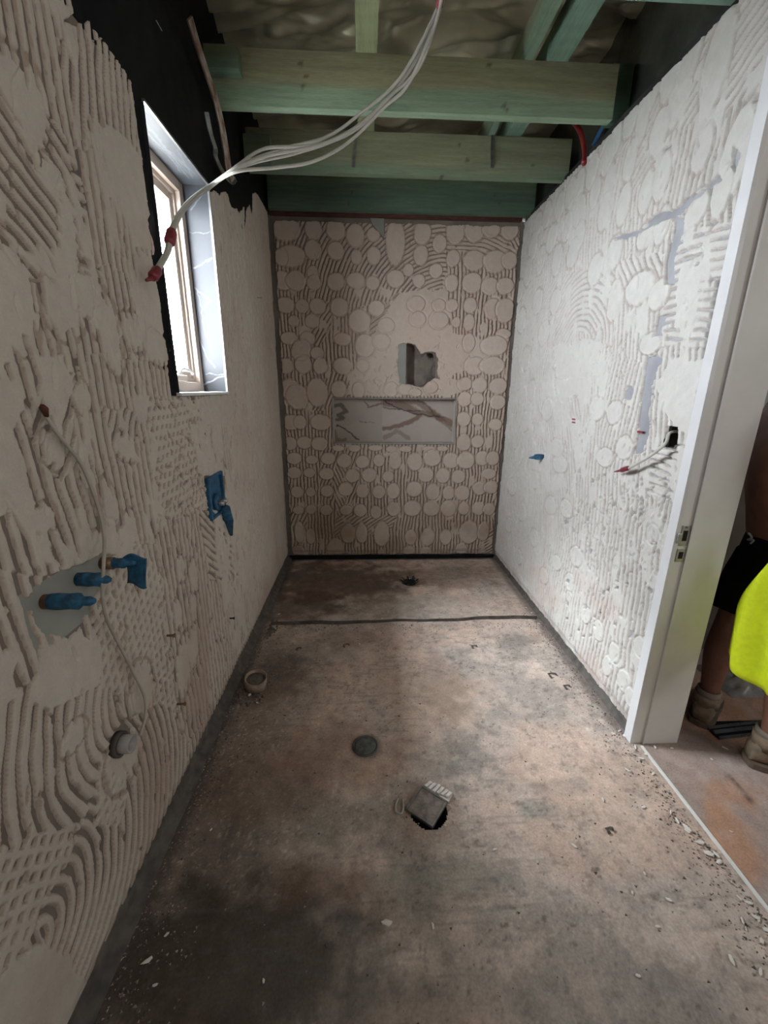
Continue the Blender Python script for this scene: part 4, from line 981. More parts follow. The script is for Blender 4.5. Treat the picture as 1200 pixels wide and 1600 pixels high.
for (x, y0, y1, lab) in ((771, 182, 262, 'short steel strap hanging in front of the second joist at right'), (554, 208, 262, 'short steel strap on the second joist below the white cables')):
    p0, p1 = at(x, y0, 1, 2.845), at(x - 2, y1, 1, 2.845)
    o = strap([p0, (p0 + p1) / 2, p1], 0.022, 'joist_strap', lab, M['steel'], nrm=(0, 1, 0))
    for kz in (0.15, 0.35):
        q = p1 + (p0 - p1) * kz; bm = bmesh.new(); tube(bm, [(q[0], 2.841, q[2]), (q[0], 2.8435, q[2])], 0.004, 8); obj('nail_head', bm, M['steel'], o)
# bent straps hanging off the left wall top
xs = XL + 0.05
pr = [at(x, y, 0, xs) for x, y in ((296, 28), (306, 62), (320, 105), (335, 150), (345, 190), (353, 235), (357, 262), (363, 282))]
strap(pr, 0.028, 'bent_strap', 'long rust streaked strap hanging where the white cables gather', M['rust'], t=0.004, nrm=(0.7, -0.7, 0))
xs = XL + 0.03
pr = [at(x, y, 0, xs) for x, y in ((322, 175), (328, 205), (336, 232), (337, 245), (348, 268), (362, 284), (368, 280))]
strap(pr, 0.022, 'bent_strap', 'shiny dark bent metal strip left of the rusty strap', M['steel'], t=0.003, nrm=(0.8, -0.6, 0))
bm = bmesh.new(); tube(bm, [at(244, 32, 0, XL + 0.012), at(253, 48, 0, XL + 0.006)], 0.0015, 6)
tag(obj('staple', bm, M['chrome']), 'tiny bright metal sliver on the black membrane above the window', 'staple')

# ================================================================== CABLES
gath = at(362, 272, 0, XL + 0.075)
g1 = at(690, 4, 1, 1.92)
def cp(x, y, Y): return at(x, y, 1, Y)
paths = [
    [cp(692, -30, 1.86), cp(688, 12, 1.93), cp(650, 95, 2.06), cp(592, 170, 2.12), cp(540, 212, 2.14), cp(480, 228, 2.10), cp(415, 232, 2.02), cp(372, 258, 1.94)],
    [cp(690, -30, 1.87), cp(686, 12, 1.94), cp(640, 110, 2.08), cp(580, 182, 2.14), cp(525, 218, 2.16), cp(460, 240, 2.11), cp(405, 252, 2.03), cp(370, 265, 1.94)],
    [cp(688, -30, 1.88), cp(684, 12, 1.94), cp(625, 122, 2.07), cp(560, 180, 2.12), cp(510, 214, 2.13), cp(450, 230, 2.09), cp(398, 248, 2.02), cp(368, 262, 1.93)],
    [cp(694, -30, 1.87), cp(688, 14, 1.93), cp(640, 128, 2.04), cp(600, 168, 2.09), cp(545, 222, 2.10), cp(490, 252, 2.06), cp(430, 262, 2.0), cp(370, 268, 1.92)],
    [cp(692, -28, 1.85), cp(686, 16, 1.92), cp(655, 105, 2.05), cp(610, 150, 2.10), cp(560, 196, 2.12), cp(500, 226, 2.09), cp(420, 243, 2.01), cp(371, 262, 1.93)]]
tail = [(330, 290, .07), (300, 312, .055), (281, 335, .05), (268, 362, .045), (262, 392, .04), (250, 415, .035), (240, 431, .03)]
labs = ['highest and loosest white cable arching left to the rusty strap', 'white cable in the middle of the bundle under the nearest joist', 'white cable lying behind the others in the sagging bundle',
        'lowest white cable, drooping on its own below the bundle', 'white cable pressed against the nearest joist in the bundle']
g_ = random.Random(4)
for i, P in enumerate(paths):
    ox, oy = (0.006 * math.cos(i * 1.257), 0.006 * math.sin(i * 1.257))
    Q = list(P) + [np.array([q[0] + ox * 0.9, q[1] + oy, q[2] + oy * .6]) for q in (at(x, y, 0, XL + d + 0.01) for x, y, d in tail)]
    bm = bmesh.new(); tube(bm, spline(Q, 10), 0.0062, 8, flat=0.8)
    tag(obj('electrical_cable', bm, M['cable'], None, True), labs[i], 'cable', 'white cables hanging from the joists')


def wrap(p0, p1, r, lab, mt=None, tailp=None):
    bm = bmesh.new(); d = np.array(p1) - np.array(p0); pts = [np.array(p0) + d * t for t in (0, .2, .5, .8, 1)]
    tube(bm, pts, [r * .8, r * 1.05, r, r * 1.08, r * .75], 12)
    if tailp is not None: tube(bm, [p1, tailp], [r * .6, r * .25], 8)
    return tag(obj('tape_wrap', bm, mt or M['red'], None, True), lab, 'tape', None)


wrap(at(269, 360, 0, XL + 0.055), at(264, 382, 0, XL + 0.052), 0.0165, 'upper red tape wrap round the cable tail in front of the window')
wrap(at(247, 421, 0, XL + 0.042), at(238, 434, 0, XL + 0.04), 0.0150, 'lower red tape wrap closing the very end of the cable tail', tailp=at(228, 438, 0, XL + 0.035))
wrap(cp(690, -8, 1.895), cp(686, 12, 1.935), 0.0125, 'red tape wrap round the cables at the top edge of the photo')
# conduits at the top right
pr = [at(855, 190, 1, 2.55), at(880, 192, 1, 2.6), at(897, 212, 1, 2.66), at(904, 240, 1, 2.62), at(903, 262, 1, 2.56)]
pr[3][0] = min(pr[3][0], XR - 0.0); pr[4][0] = min(pr[4][0], XR + 0.0)
bm = bmesh.new(); tube(bm, spline([p + np.array([0.03, 0, 0.02]) for p in pr]), 0.013, 12); tag(obj('red_conduit', bm, M['redpipe'], None, True), 'red flexible conduit curling down over the right wall top', 'conduit')
pr = [at(955, 180, 1, 2.45), at(938, 200, 1, 2.52), at(920, 235, 1, 2.60)]
bm = bmesh.new(); tube(bm, spline([p + np.array([0.03, 0.02, 0.03]) for p in pr]), 0.010, 12); tag(obj('blue_conduit', bm, M['bluepipe'], None, True), 'blue flexible conduit beside the red one over the right wall', 'conduit')

# ================================================================== LEFT WALL FITTINGS
xw = XL
def stub(base_px, length, r, lab, droop=0.0, flag=False, base_mat='brass', rbase=0.016, side=0.0):
    b = L(*base_px); t = thing('pipe_stub', lab, 'pipe stub', (xb + 0.001, b[1], b[2] - r))
    p0 = np.array([xb + 0.001, b[1], b[2]]); bm = bmesh.new(); hollow(bm, p0, p0 + [0.030, side * .03, 0], rbase, 0.003); obj('collar', bm, M[base_mat], t, True)
    bm = bmesh.new(); tip = p0 + np.array([length, side * length, -droop])
    pts = [p0 + (tip - p0) * k for k in (0.12, 0.3, 0.5, 0.68, 0.76, 0.9, 1.0)]
    tube(bm, pts, [r, r * 1.1, r, r * 1.08, r * 0.6, r * 0.62, r * 0.35], 12); obj('tape_cap', bm, M['blue'], t, True)
    return t, p0, tip


stub((76, 940), 0.105, 0.017, 'lowest blue taped pipe stub with a brass collar on the left wall', 0.0)
stub((128, 905), 0.075, 0.016, 'blue taped pipe stub in the middle of the three on the left wall', 0.002, base_mat='blue')
t_, p0, tip = stub((165, 880), 0.085, 0.013, 'uppermost blue taped pipe stub with a loose tape flag on the left wall', 0.0)
Pf = np.empty((14, 12, 3)); 
for i in range(14):
    for j in range(12):
        u, v = i / 13, j / 11; Pf[i, j] = (p0[0] + 0.055 + 0.055 * u, p0[1] + 0.012 * math.sin(v * 3 + u * 2), p0[2] + 0.016 - 0.075 * v - 0.006 * math.sin(u * 3.1) * v + 0.008 * math.sin(u * 5))
fo = grid_obj('tape_flag', Pf, None, M['blue'], t_); sm = fo.modifiers.new('thickness', 'SOLIDIFY'); sm.thickness = 0.0015
# waste pipe
b = L(186, 1163); t = thing('waste_pipe', 'open grey plastic waste pipe end low on the left wall', 'pipe', (xb + 0.001, b[1], b[2] - 0.03))
bm = bmesh.new(); hollow(bm, (xb + 0.001, b[1], b[2]), (xb + 0.046, b[1], b[2]), 0.024, 0.004); obj('pipe', bm, M['pvc'], t, True)
bm = bmesh.new(); hollow(bm, (xb + 0.001, b[1], b[2]), (xb + 0.018, b[1], b[2]), 0.034, 0.009); obj('collar', bm, M['caulk'], t, True)
# shower mixer body in its blue recess
a_, b_ = L(322, 748), L(351, 796)
t = thing('mixer_body', 'blue painted shower mixer body set in the left wall with two chrome stubs', 'mixer', (xb + 0.02, (a_[1] + b_[1]) / 2, b_[2]))
y0, y1, z0, z1 = a_[1], b_[1], b_[2], a_[2]
obj('surround', frame4(y0, y1, z0, z1, xb + 0.001, xb + 0.020, 0.012), M['bluebox'], t, bevel=0.004)
obj('recess_face', bx(((xb + 0.001, y0 + 0.01, z0 + 0.01), (xb + 0.006, y1 - 0.01, z1 - 0.01))), M['bluebox'], t)
ym, zm = (y0 + y1) / 2, (z0 + z1) / 2
for dy in (-0.012, 0.03):
    bm = bmesh.new(); tube(bm, [(xb + 0.006, ym + dy, zm - 0.035), (xb + 0.045, ym + dy, zm - 0.035), (xb + 0.048, ym + dy, zm - 0.035)], [0.012, 0.012, 0.009], 14); obj('chrome_stub', bm, M['chrome'], t, True)
bm = bmesh.new(); tube(bm, [(xb + 0.006, ym, zm - 0.03), (xb + 0.022, ym, zm - 0.03)], 0.04, 18); obj('body', bm, M['bluebox'], t, True)
pts_ = [L(343, 792), L(352, 812), L(360, 836)]
bm = bmesh.new(); tube(bm, [np.array([xb + 0.030, pts_[0][1], pts_[0][2]]), np.array([xb + 0.024, pts_[1][1], pts_[1][2]]), np.array([xb + 0.010, pts_[2][1], pts_[2][2]])], [0.030, 0.026, 0.012], 12, flat=0.5)
obj('tape_tail', bm, M['blue'], t, True)
# thin wire clipped down the wall with a brown tape tag
wpx = [(72, 650, .012), (92, 680, .014), (125, 722, .014), (143, 762, .014), (157, 805, .014), (163, 840, .02), (162, 880, .05), (160, 925, .045), (166, 965, .03), (185, 1005, .018), (208, 1050, .015), (226, 1090, .016), (227, 1120, .016), (219, 1150, .012)]
bm = bmesh.new(); tube(bm, spline([at(x, y, 0, XL + d) for x, y, d in wpx], 8), 0.0042, 8)
tag(obj('thin_wire', bm, M['cable_grey'], None, True), 'thin dusty beige wire winding down the left wall past the blue stubs', 'wire')
bm = bmesh.new(); p0, p1 = at(66, 632, 0, XL + 0.016), at(73, 651, 0, XL + 0.014); tube(bm, [p0, p0 + (p1 - p0) * .3, p1], [0.004, 0.011, 0.005], 8, flat=0.5)
tag(obj('tape_wrap', bm, mat('dark_red_brown_tape', (0.10, 0.03, 0.02), 0.6), None, True), 'dark red brown tape tag on the upper end of the thin wire', 'tape')
for x, y, ln, mt, lab in ((262, 993, .035, 'brass', 'upper rusty nail sticking out of the left wall near the thin wire'), (279, 1100, .035, 'brass', 'lower rusty nail sticking out of the left wall above the floor'),
                      (360, 966, .03, 'dark', 'dark screw sticking out of the left wall below the mixer'), (402, 465, .04, 'pvc', 'dull metal peg sticking out beside the window at head height')):
    b = L(x, y); bm = bmesh.new(); tube(bm, [(xb, b[1], b[2]), (xb + ln * .85, b[1], b[2]), (xb + ln * .86, b[1], b[2]), (xb + ln, b[1], b[2])], [0.004, 0.004, 0.007, 0.007], 8)
    tag(obj('wall_peg' if mt == 'pvc' else 'nail', bm, M[mt]), lab, 'peg' if mt == 'pvc' else 'nail')

# ================================================================== RIGHT WALL FITTINGS
b = RW(848, 714); t = thing('pipe_stub', 'blue taped pipe stub alone on the right wall', 'pipe stub', (xr_ - 0.001, b[1], b[2] - 0.016))
bm = bmesh.new(); hollow(bm, (xr_ - 0.001, b[1], b[2]), (xr_ - 0.03, b[1], b[2]), 0.018, 0.003); obj('collar', bm, M['blue'], t, True)
bm = bmesh.new(); tube(bm, [(xr_ - .012, b[1], b[2]), (xr_ - .04, b[1], b[2]), (xr_ - .06, b[1], b[2]), (xr_ - .07, b[1], b[2] - .003), (xr_ - .10, b[1], b[2] - .006)], [.018, .02, .018, .011, .005], 12); obj('tape_cap', bm, M['blue'], t, True)
ym, zm = (SY0 + SY1) / 2, (SZ0 + SZ1) / 2
t = thing('switch_box', 'recessed dark switch box in the right wall with a cable coming out', 'switch box', (xr_ + 0.03, ym, SZ0))
obj('back_plate', bx(((xr_ + 0.045, SY0 - .002, SZ0 - .002), (xr_ + 0.05, SY1 + .002, SZ1 + .002))), M['dark'], t)
obj('bracket', frame4(SY0 - 0.002, SY1 + 0.002, SZ0 - 0.002, SZ1 + 0.002, xr_ + 0.0125, xr_ + 0.045, 0.004), M['caulk'], t)
q = [np.array([xr_ + 0.04, ym, zm + 0.02]), RW(1047, 676, 0.015), RW(1040, 692, 0.04), RW(1022, 708, 0.05), RW(1000, 722, 0.045), RW(982, 732, 0.04)]
bm = bmesh.new(); tube(bm, spline(q, 8), 0.0068, 8, flat=.7); tag(obj('electrical_cable', bm, M['cable'], None, True), 'single white cable curling out of the right wall switch box', 'cable')
wrap(RW(983, 731, 0.04), RW(970, 735, 0.038), 0.0105, 'red tape wrap on the end of the right wall cable', tailp=RW(960, 737, 0.034))
for x, y, lab in ((897, 655, 'upper of two small red marks, level with the niche on the right wall'), (897, 660, 'lower of two small red marks, level with the niche on the right wall'), (1001, 675, 'small red tape scrap in the scraped strip left of the switch box')):
    b = RW(x, y); o = obj('tape_scrap', bx(((XR - 0.004, b[1] - 0.018, b[2] - 0.004), (XR + 0.004, b[1] + 0.018, b[2] + 0.004))), M['red']); tag(o, lab, 'tape')

# ================================================================== FLOOR FITTINGS AND DEBRIS
t = thing('capped_drain', 'round grey taped over drain in the middle of the floor', 'drain', (DR1[0], DR1[1], 0))
rr_ = 0.048; n_ = 30; g_ = random.Random(5); Pd = np.empty((9, 40, 3))
for i in range(9):
    for j in range(40):
        a = 2 * math.pi * j / 39; r = rr_ * i / 8 * (1 + 0.03 * math.sin(3 * a))
        x, y = DR1[0] + r * math.cos(a), DR1[1] + r * math.sin(a)
        Pd[i, j] = (x, y, 0.004 + 0.004 * (1 - (i / 8) ** 4) + 0.002 * float(noise(np.array([x / .012]), np.array([y / .012]), 3)[0]) - (0.006 if i == 8 else 0))
grid_obj('tape_cover', Pd, None, mat('grey_green_dusty_tape', (0.085, 0.09, 0.085), 0.7, var=.4, scale=60, bump=.6), t)
bm = bmesh.new(); hollow(bm, (DR1[0], DR1[1], -0.01), (DR1[0], DR1[1], 0.005), 0.054, 0.007, 32); obj('rim', bm, M['caulk'], t, True)
# square tile insert grate tipped over its round hole
cx, cy = DR2[0], DR2[1]
t = thing('drain_hole', 'round dark open drain hole under the tilted square plate', 'drain', (cx, cy - 0.008, -0.16))
bm = bmesh.new(); hollow(bm, (cx, cy - 0.008, -0.15), (cx, cy - 0.008, -0.001), 0.071, 0.003, 36); obj('pipe', bm, M['dark'], t, True)
bm = bmesh.new(); tube(bm, [(cx, cy - 0.008, -0.155), (cx, cy - 0.008, -0.15)], 0.07, 30); obj('bottom', bm, M['dark'], t)
t = thing('drain_plate', 'square dirty drain plate lying askew over its round hole', 'drain plate', (cx - 0.002, cy + 0.004, 0.0))
rot = Matrix.Rotation(R_(-38), 3, 'Z') @ Matrix.Rotation(R_(3), 3, 'X'); s = 0.052
cc = (cx - 0.002, cy + 0.006, 0.012)
bm = bmesh.new(); box(bm, (cc[0] - s, cc[1] - s, cc[2] - .006), (cc[0] + s, cc[1] + s, cc[2] + .002), rot)
obj('tile_insert', bm, mat('dirty_concrete_infill', (0.20, 0.165, 0.14), 0.85, var=.35, scale=50, bump=.6), t, bevel=0.001)
bm = bmesh.new()
for dx, dy, sx, sy in ((s, 0, .003, s + .003), (-s, 0, .003, s + .003), (0, s, s + .003, .003), (0, -s, s + .003, .003)):
    r = bmesh.ops.create_cube(bm, size=1.0)
    for v in r['verts']: v.co = rot @ Vector((v.co.x * 2 * sx + dx, v.co.y * 2 * sy + dy, v.co.z * 0.012)) + Vector(cc)
obj('steel_rim', bm, M['steel'], t)['label'] = 'thin dull steel rim'
# chunk of ridged white adhesive lying against the plate
b = F(685, 1239); bm = bmesh.new(); rot = Matrix.Rotation(R_(-33), 3, 'Z')
for k in range(6):
    u = -0.042 + 0.0165 * k
    r = bmesh.ops.create_cube(bm, size=1.0)
    for v in r['verts']: v.co = rot @ Vector((v.co.x * 0.012 + u + v.co.y * 0.010, v.co.y * (0.038 - 0.004 * abs(k - 2)), v.co.z * 0.010 + 0.012)) + Vector((b[0], b[1], 0.004))
r = bmesh.ops.create_cube(bm, size=1.0)
for v in r['verts']: v.co = rot @ Vector((v.co.x * 0.098, v.co.y * 0.042, v.co.z * 0.008)) + Vector((b[0], b[1], 0.006))
tag(obj('adhesive_chunk', bm, M['chip'], bevel=0.002), 'ridged white chunk of adhesive against the square drain plate', 'rubble')
q = [F(x, y, 0.008) for x, y in ((622, 1248), (618, 1258), (619, 1268), (627, 1271), (630, 1262), (629, 1249))]
bm = bmesh.new(); tube(bm, spline(q, 6), 0.0035, 8); tag(obj('plastic_clip', bm, M['pvc'], None, True), 'small U shaped grey plastic clip left of the square drain plate', 'clip')
# shower drain
t = thing('shower_drain', 'small black open drain in the shower bay with torn edges', 'drain', (DR3[0], DR3[1], -0.12))
bm = bmesh.new(); hollow(bm, (DR3[0], DR3[1], -0.12), (DR3[0], DR3[1], 0.002), 0.050, 0.004, 28); tube(bm, [(DR3[0], DR3[1], -0.125), (DR3[0], DR3[1], -0.12)], .05, 24); obj('pipe', bm, M['dark'], t, True)
bm = bmesh.new()
for k in range(9):
    a = k * 0.7 + .2; p = np.array([DR3[0] + .055 * math.cos(a), DR3[1] + .055 * math.sin(a), 0.0]); q = p + np.array([.028 * math.cos(a + .5), .028 * math.sin(a + .5), 0.014 + .006 * math.sin(k * 2)])
    tube(bm, [p, (p + q) / 2 + [0, 0, .006], q], [.012, .010, .003], 8, flat=.35)
obj('torn_rim', bm, M['black_gloss'], t)
# short pvc collar standing by the left wall, filled with mud
b = F(400, 1074); t = thing('pvc_collar', 'short muddy cream PVC collar standing on the floor by the left wall', 'pipe collar', (b[0], b[1], 0))
dv = np.array([0.10, -0.16, 1.0]); dv /= np.linalg.norm(dv); p0 = np.array([b[0], b[1], 0.006])
bm = bmesh.new(); hollow(bm, p0, p0 + dv * 0.062, 0.055, 0.007, 30); obj('collar', bm, M['pvc_cream'], t, True)
bm = bmesh.new(); tube(bm, [p0, p0 + dv * 0.045, p0 + dv * 0.050], [0.047, 0.047, 0.030], 20); obj('mud_fill', bm, M['brick'], t)
# curled dark scraps
g_ = random.Random(21)
for (x, y, s_, lab) in ((862, 1057, .028, 'curled dark grey sealant peel on the floor by the right wall'), (885, 1075, .020, 'smaller dark sealant curl just in front of the big one'), (540, 1010, .022, 'brown clump of grout crumbs behind the centre of the floor'),
                    (466, 1015, .016, 'small dark scrap on the floor near the shower strip at left'), (740, 1012, .020, 'brown clump of crumbs in front of the shower strip'), (952, 1300, .014, 'small dark curl of sealant right of the square drain plate')):
    b = F(x, y); q = [b + np.array([s_ * math.cos(a) * (1 - .08 * k), s_ * math.sin(a) * .8, .006 + .004 * math.sin(k * 1.3)]) for k, a in enumerate(np.arange(0, 4.2, .5))]
    bm = bmesh.new(); tube(bm, q, [.003 + .0035 * math.sin(k + .5) ** 2 for k in range(len(q))], 7, flat=.6); tag(obj('sealant_scrap', bm, M['caulk'] if 'dark' in lab else M['brick']), lab, 'scrap')


def chip_mesh(seed, s):
    g = random.Random(seed); bm = bmesh.new(); r = bmesh.ops.create_icosphere(bm, subdivisions=1, radius=1.0)
    for v in r['verts']:
        k = g.uniform(.65, 1.1); v.co = Vector((v.co.x * s * 1.5 * k, v.co.y * s * .7 * k, v.co.z * s * .42 * k))
    zmin = min(v.co.z for v in bm.verts)
    for v in bm.verts: v.co.z -= zmin
    me = bpy.data.meshes.new('adhesive_chip'); bm.to_mesh(me); bm.free(); me.materials.append(M['chip']); return me


chips = [chip_mesh(k, 1.0) for k in range(6)]
spots = [(1010, 1180, .007), (993, 1168, .008), (985, 1155, .007), (975, 1150, .008), (968, 1143, .006), (1002, 1186, .007), (1020, 1210, .008), (980, 1204, .007), (958, 1147, .006), (942, 1250, .006), (1005, 1262, .006), (897, 1323, .007), (773, 1328, .005),
         (1048, 1270, .006), (1058, 1283, .008), (1073, 1295, .009), (1074, 1300, .007), (1093, 1318, .011), (1106, 1336, .011), (1118, 1336, .008), (1124, 1348, .008), (1155, 1404, .005), (1044, 1407, .006), (1170, 1412, .006), (1180, 1435, .007),
         (1185, 1438, .006), (1198, 1455, .007), (1143, 1502, .009), (1188, 1520, .007), (1190, 1472, .006), (605, 1444, .011), (676, 1448, .006), (1027, 1449, .005), (997, 1526, .005), (988, 1396, .004), (1007, 1366, .004), (902, 1384, .004),
         (230, 1503, .009), (260, 1462, .005), (243, 1540, .005), (412, 1533, .004), (330, 1297, .004), (391, 1086, .010), (402, 1099, .006), (436, 960, .006), (463, 982, .004), (562, 1007, .005), (597, 967, .006), (830, 958, .006), (842, 975, .006),
         (822, 950, .005), (768, 964, .005), (1023, 1168, .006), (1050, 1170, .005), (640, 905, .006), (1133, 1170, .007), (1142, 1300, .004), (1112, 1187, .004), (735, 1245, .003), (696, 1290, .003), (584, 1219, .003), (1160, 1440, .006), (1165, 1452, .004)]
g_ = random.Random(31)
for (x, y, s) in spots:
    b = F(x, y); o = bpy.data.objects.new('adhesive_chip', chips[g_.randrange(6)]); COL.objects.link(o)
    o.location = (b[0], b[1], 0.001); o.rotation_euler = (0, 0, g_.uniform(0, 6.28)); s *= 1.2; o.scale = (s, s * g_.uniform(.8, 1.2), s)
    if x > 930 and y > 1130 and b[0] < XR + .02: k_, gr = 'small pale adhesive chip lying beside the threshold strip or foot of the door frame', 'pale chips along the doorway'
    elif b[0] > XR + .02: k_, gr = 'small pale adhesive chip lying on the pinkish hall floor', 'pale chips on the hall floor'
    elif y < 1030: k_, gr = 'tiny pale adhesive chip lying near the angle strip of the shower bay', 'pale chips by the shower strip'
    elif x < 450: k_, gr = 'small pale adhesive chip on the dark floor beside the left wall', 'pale chips on the dark left side'
    else: k_, gr = 'small pale adhesive chip lying out in the open middle of the floor', 'pale chips in the middle of the floor'
    tag(o, k_, 'rubble', gr)


def crumbs(name, n, region, smin, smax, m, label, seed):
    g = random.Random(seed); bm = bmesh.new()
    for _ in range(n):
        x, y = region(g); s = g.uniform(smin, smax) ; a = g.uniform(0, 6.28)
        vs = [bm.verts.new((x + s * math.cos(a + k * 2.1) * g.uniform(.6, 1.5), y + s * math.sin(a + k * 2.1) * g.uniform(.6, 1.3), 0.0)) for k in range(3)]
        top = bm.verts.new((x, y, s * g.uniform(.5, 1.1)))
        for k in range(3): bm.faces.new((vs[k], vs[(k + 1) % 3], top))
        bm.faces.new(vs[::-1])
    return tag(obj(name, bm, m), label, 'crumbs', None, 'stuff')


def reg(g):
    r = g.random()
    if r < .26: y = g.uniform(.5, 2.4); return XL + .03 + abs(g.gauss(0, .07)), y
    if r < .60: y = g.uniform(.6, 2.5); return min(XR - .015 - abs(g.gauss(0, .06)), XR - .01), y
    if r < .70: return g.uniform(XL + .05, XR - .05), 2.37 - abs(g.gauss(0, .05))
    if r < .80: return XL + .11 + g.gauss(0, .03), 1.80 + g.gauss(0, .06)
    return g.uniform(XL + .05, XR - .04), g.uniform(.5, 3.4)


crumbs('floor_crumbs', 3600, reg, .0012, .0052, M['crumb'], 'fine brown and grey grit scattered over the concrete floor', 41)
crumbs('dark_crumbs', 1500, reg, .0012, .006, M['caulk'], 'fine dark flecks scattered over the concrete floor', 43)
def reg2(g):
    if g.random() < .6: return XL + .10 + g.gauss(0, .035), 1.79 + g.gauss(0, .06)
    return XL + .07 + abs(g.gauss(0, .02)), 2.33 + g.gauss(0, .05)


crumbs('dark_rubble', 260, reg2, .004, .014, M['brick'], 'dark muddy rubble heaped by the PVC collar and the left end of the shower strip', 44)
crumbs('hall_crumbs', 160, lambda g: (g.uniform(XR + .05, 1.9), g.uniform(.5, 1.5)), .001, .003, M['crumb'], 'fine grit on the pinkish hall floor', 42)

# ================================================================== HALL: PERSON, SHIRT, TRACK, PLASTIC
def skin(name, verts, edges, radii, m, parent, root=0, sub=2):
    me = bpy.data.meshes.new(name); me.from_pydata([tuple(v) for v in verts], edges, []); me.materials.append(m)
    o = bpy.data.objects.new(name, me); COL.objects.link(o); o.parent = parent
    base = Vector((0, 0, 0)); q = parent
    while q: base += q.location; q = q.parent
    o.location = -base
    md = o.modifiers.new('skin', 'SKIN'); md.use_smooth_shade = True
    for i, r in enumerate(radii):
        sv = me.skin_vertices[0].data[i]; sv.radius = r if isinstance(r, tuple) else (r, r); sv.use_root = (i == root)
    sb = o.modifiers.new('sub', 'SUBSURF'); sb.levels = sub; sb.render_levels = sub
    return o


PX, PY = 1.63, 1.385
man = thing('person', 'bare backed person in black shorts and tan work boots standing beyond the door frame', 'person', (PX, PY, 0))
# the person faces away from the room (+x): left leg further back (+y), right leg nearer (-y)
V_ = []; E_ = []; Rr = []
def jt(p, r, par=None):
    V_.append(p); Rr.append(r)
    if par is not None: E_.append((par, len(V_) - 1))
    return len(V_) - 1


pel = jt((PX - .01, PY, .93), (.15, .12))
wst = jt((PX - .09, PY, 1.05), (.15, .125), pel); rib = jt((PX - .12, PY, 1.20), (.17, .145), wst); chs = jt((PX - .13, PY, 1.34), (.18, .145), rib)
nk0 = jt((PX - .02, PY, 1.46), (.08, .075), chs); nk1 = jt((PX + .12, PY, 1.53), .056, nk0); hd0 = jt((PX + .15, PY, 1.60), (.07, .08), nk1); hd1 = jt((PX + .16, PY, 1.69), (.082, .098), hd0); hd2 = jt((PX + .16, PY, 1.76), (.06, .07), hd1)
hands = []
for s in (1, -1):
    sh = jt((PX + .0, PY + s * .19, 1.41), .062, chs); el = jt((PX + .0, PY + s * .235, 1.14), .043, sh)
    el2 = jt((PX + .06, PY + s * .24, 1.10), .041, el); wr = jt((PX + .20, PY + s * .20, .93), .029, el2); pm = jt((PX + .245, PY + s * .185, .88), (.038, .020), wr)
    pm2 = jt((PX + .275, PY + s * .18, .845), (.038, .018), pm)
    for f, (dy, ln) in enumerate(((-.030, .062), (-.010, .072), (.010, .068), (.028, .054))):
        k1 = jt((PX + .30, PY + s * .18 + dy, .818), .009, pm2); k2 = jt((PX + .325, PY + s * .178 + dy * 1.1, .818 - ln * .45), .0085, k1); jt((PX + .325, PY + s * .176 + dy * 1.1, .818 - ln), .0075, k2)
    th = jt((PX + .268, PY + s * .18 - s * .040, .868), .011, pm); jt((PX + .30, PY + s * .18 - s * .055, .838), .0095, th)
for s, (fx_, fy_, kx, ky) in ((1, (1.548, 1.515, 1.550, 1.52)), (-1, (1.60, 1.265, 1.60, 1.27))):
    hp = jt((PX - .005, PY + s * .085, .86), (.10, .10), pel); th_ = jt(((PX + kx) / 2, (PY + s * .1 + ky) / 2, .68), .078, hp)
    kn_ = jt((kx + .01, ky, .50), .056, th_); cf = jt((kx - .008, ky, .36), .058, kn_); sn = jt((fx_ - .005, fy_, .20), .040, cf); jt((fx_, fy_, .085), .036, sn)
body = skin('body', V_, E_, Rr, M['skin'], man, pel)
# face and ears, hair
bm = bmesh.new(); tube(bm, [(PX + .235, PY, 1.665), (PX + .258, PY, 1.645), (PX + .262, PY, 1.628), (PX + .24, PY, 1.622)], [.007, .011, .014, .009], 10); obj('nose', bm, M['skin'], man, True)
for s in (1, -1):
    bm = bmesh.new(); tube(bm, [(PX + .145, PY + s * .083, 1.63), (PX + .14, PY + s * .094, 1.655), (PX + .145, PY + s * .09, 1.69)], [.008, .014, .010], 8); obj('ear', bm, M['skin'], man, True)
    bm = bmesh.new(); bmesh.ops.create_uvsphere(bm, u_segments=12, v_segments=8, radius=.012, matrix=Matrix.Translation((PX + .232, PY + s * .032, 1.67))); obj('eye', bm, M['white'], man, True)
bm = bmesh.new(); tube(bm, [(PX + .238, PY - .024, 1.598), (PX + .245, PY, 1.600), (PX + .238, PY + .024, 1.598)], [.004, .007, .004], 8); obj('mouth', bm, mat('lips', (.25, .08, .06), .5), man, True)
bm = bmesh.new(); bmesh.ops.create_uvsphere(bm, u_segments=24, v_segments=16, radius=1.0)
bmesh.ops.delete(bm, geom=[v for v in bm.verts if v.co.z < -0.25 + 0.75 * max(0, v.co.x)], context='VERTS')
for v in bm.verts: v.co = Vector((v.co.x * .108 + PX + .155, v.co.y * .095, v.co.z * .115 + 1.70)) + Vector((0, PY, 0))
hr = obj('hair', bm, M['hair'], man, True)
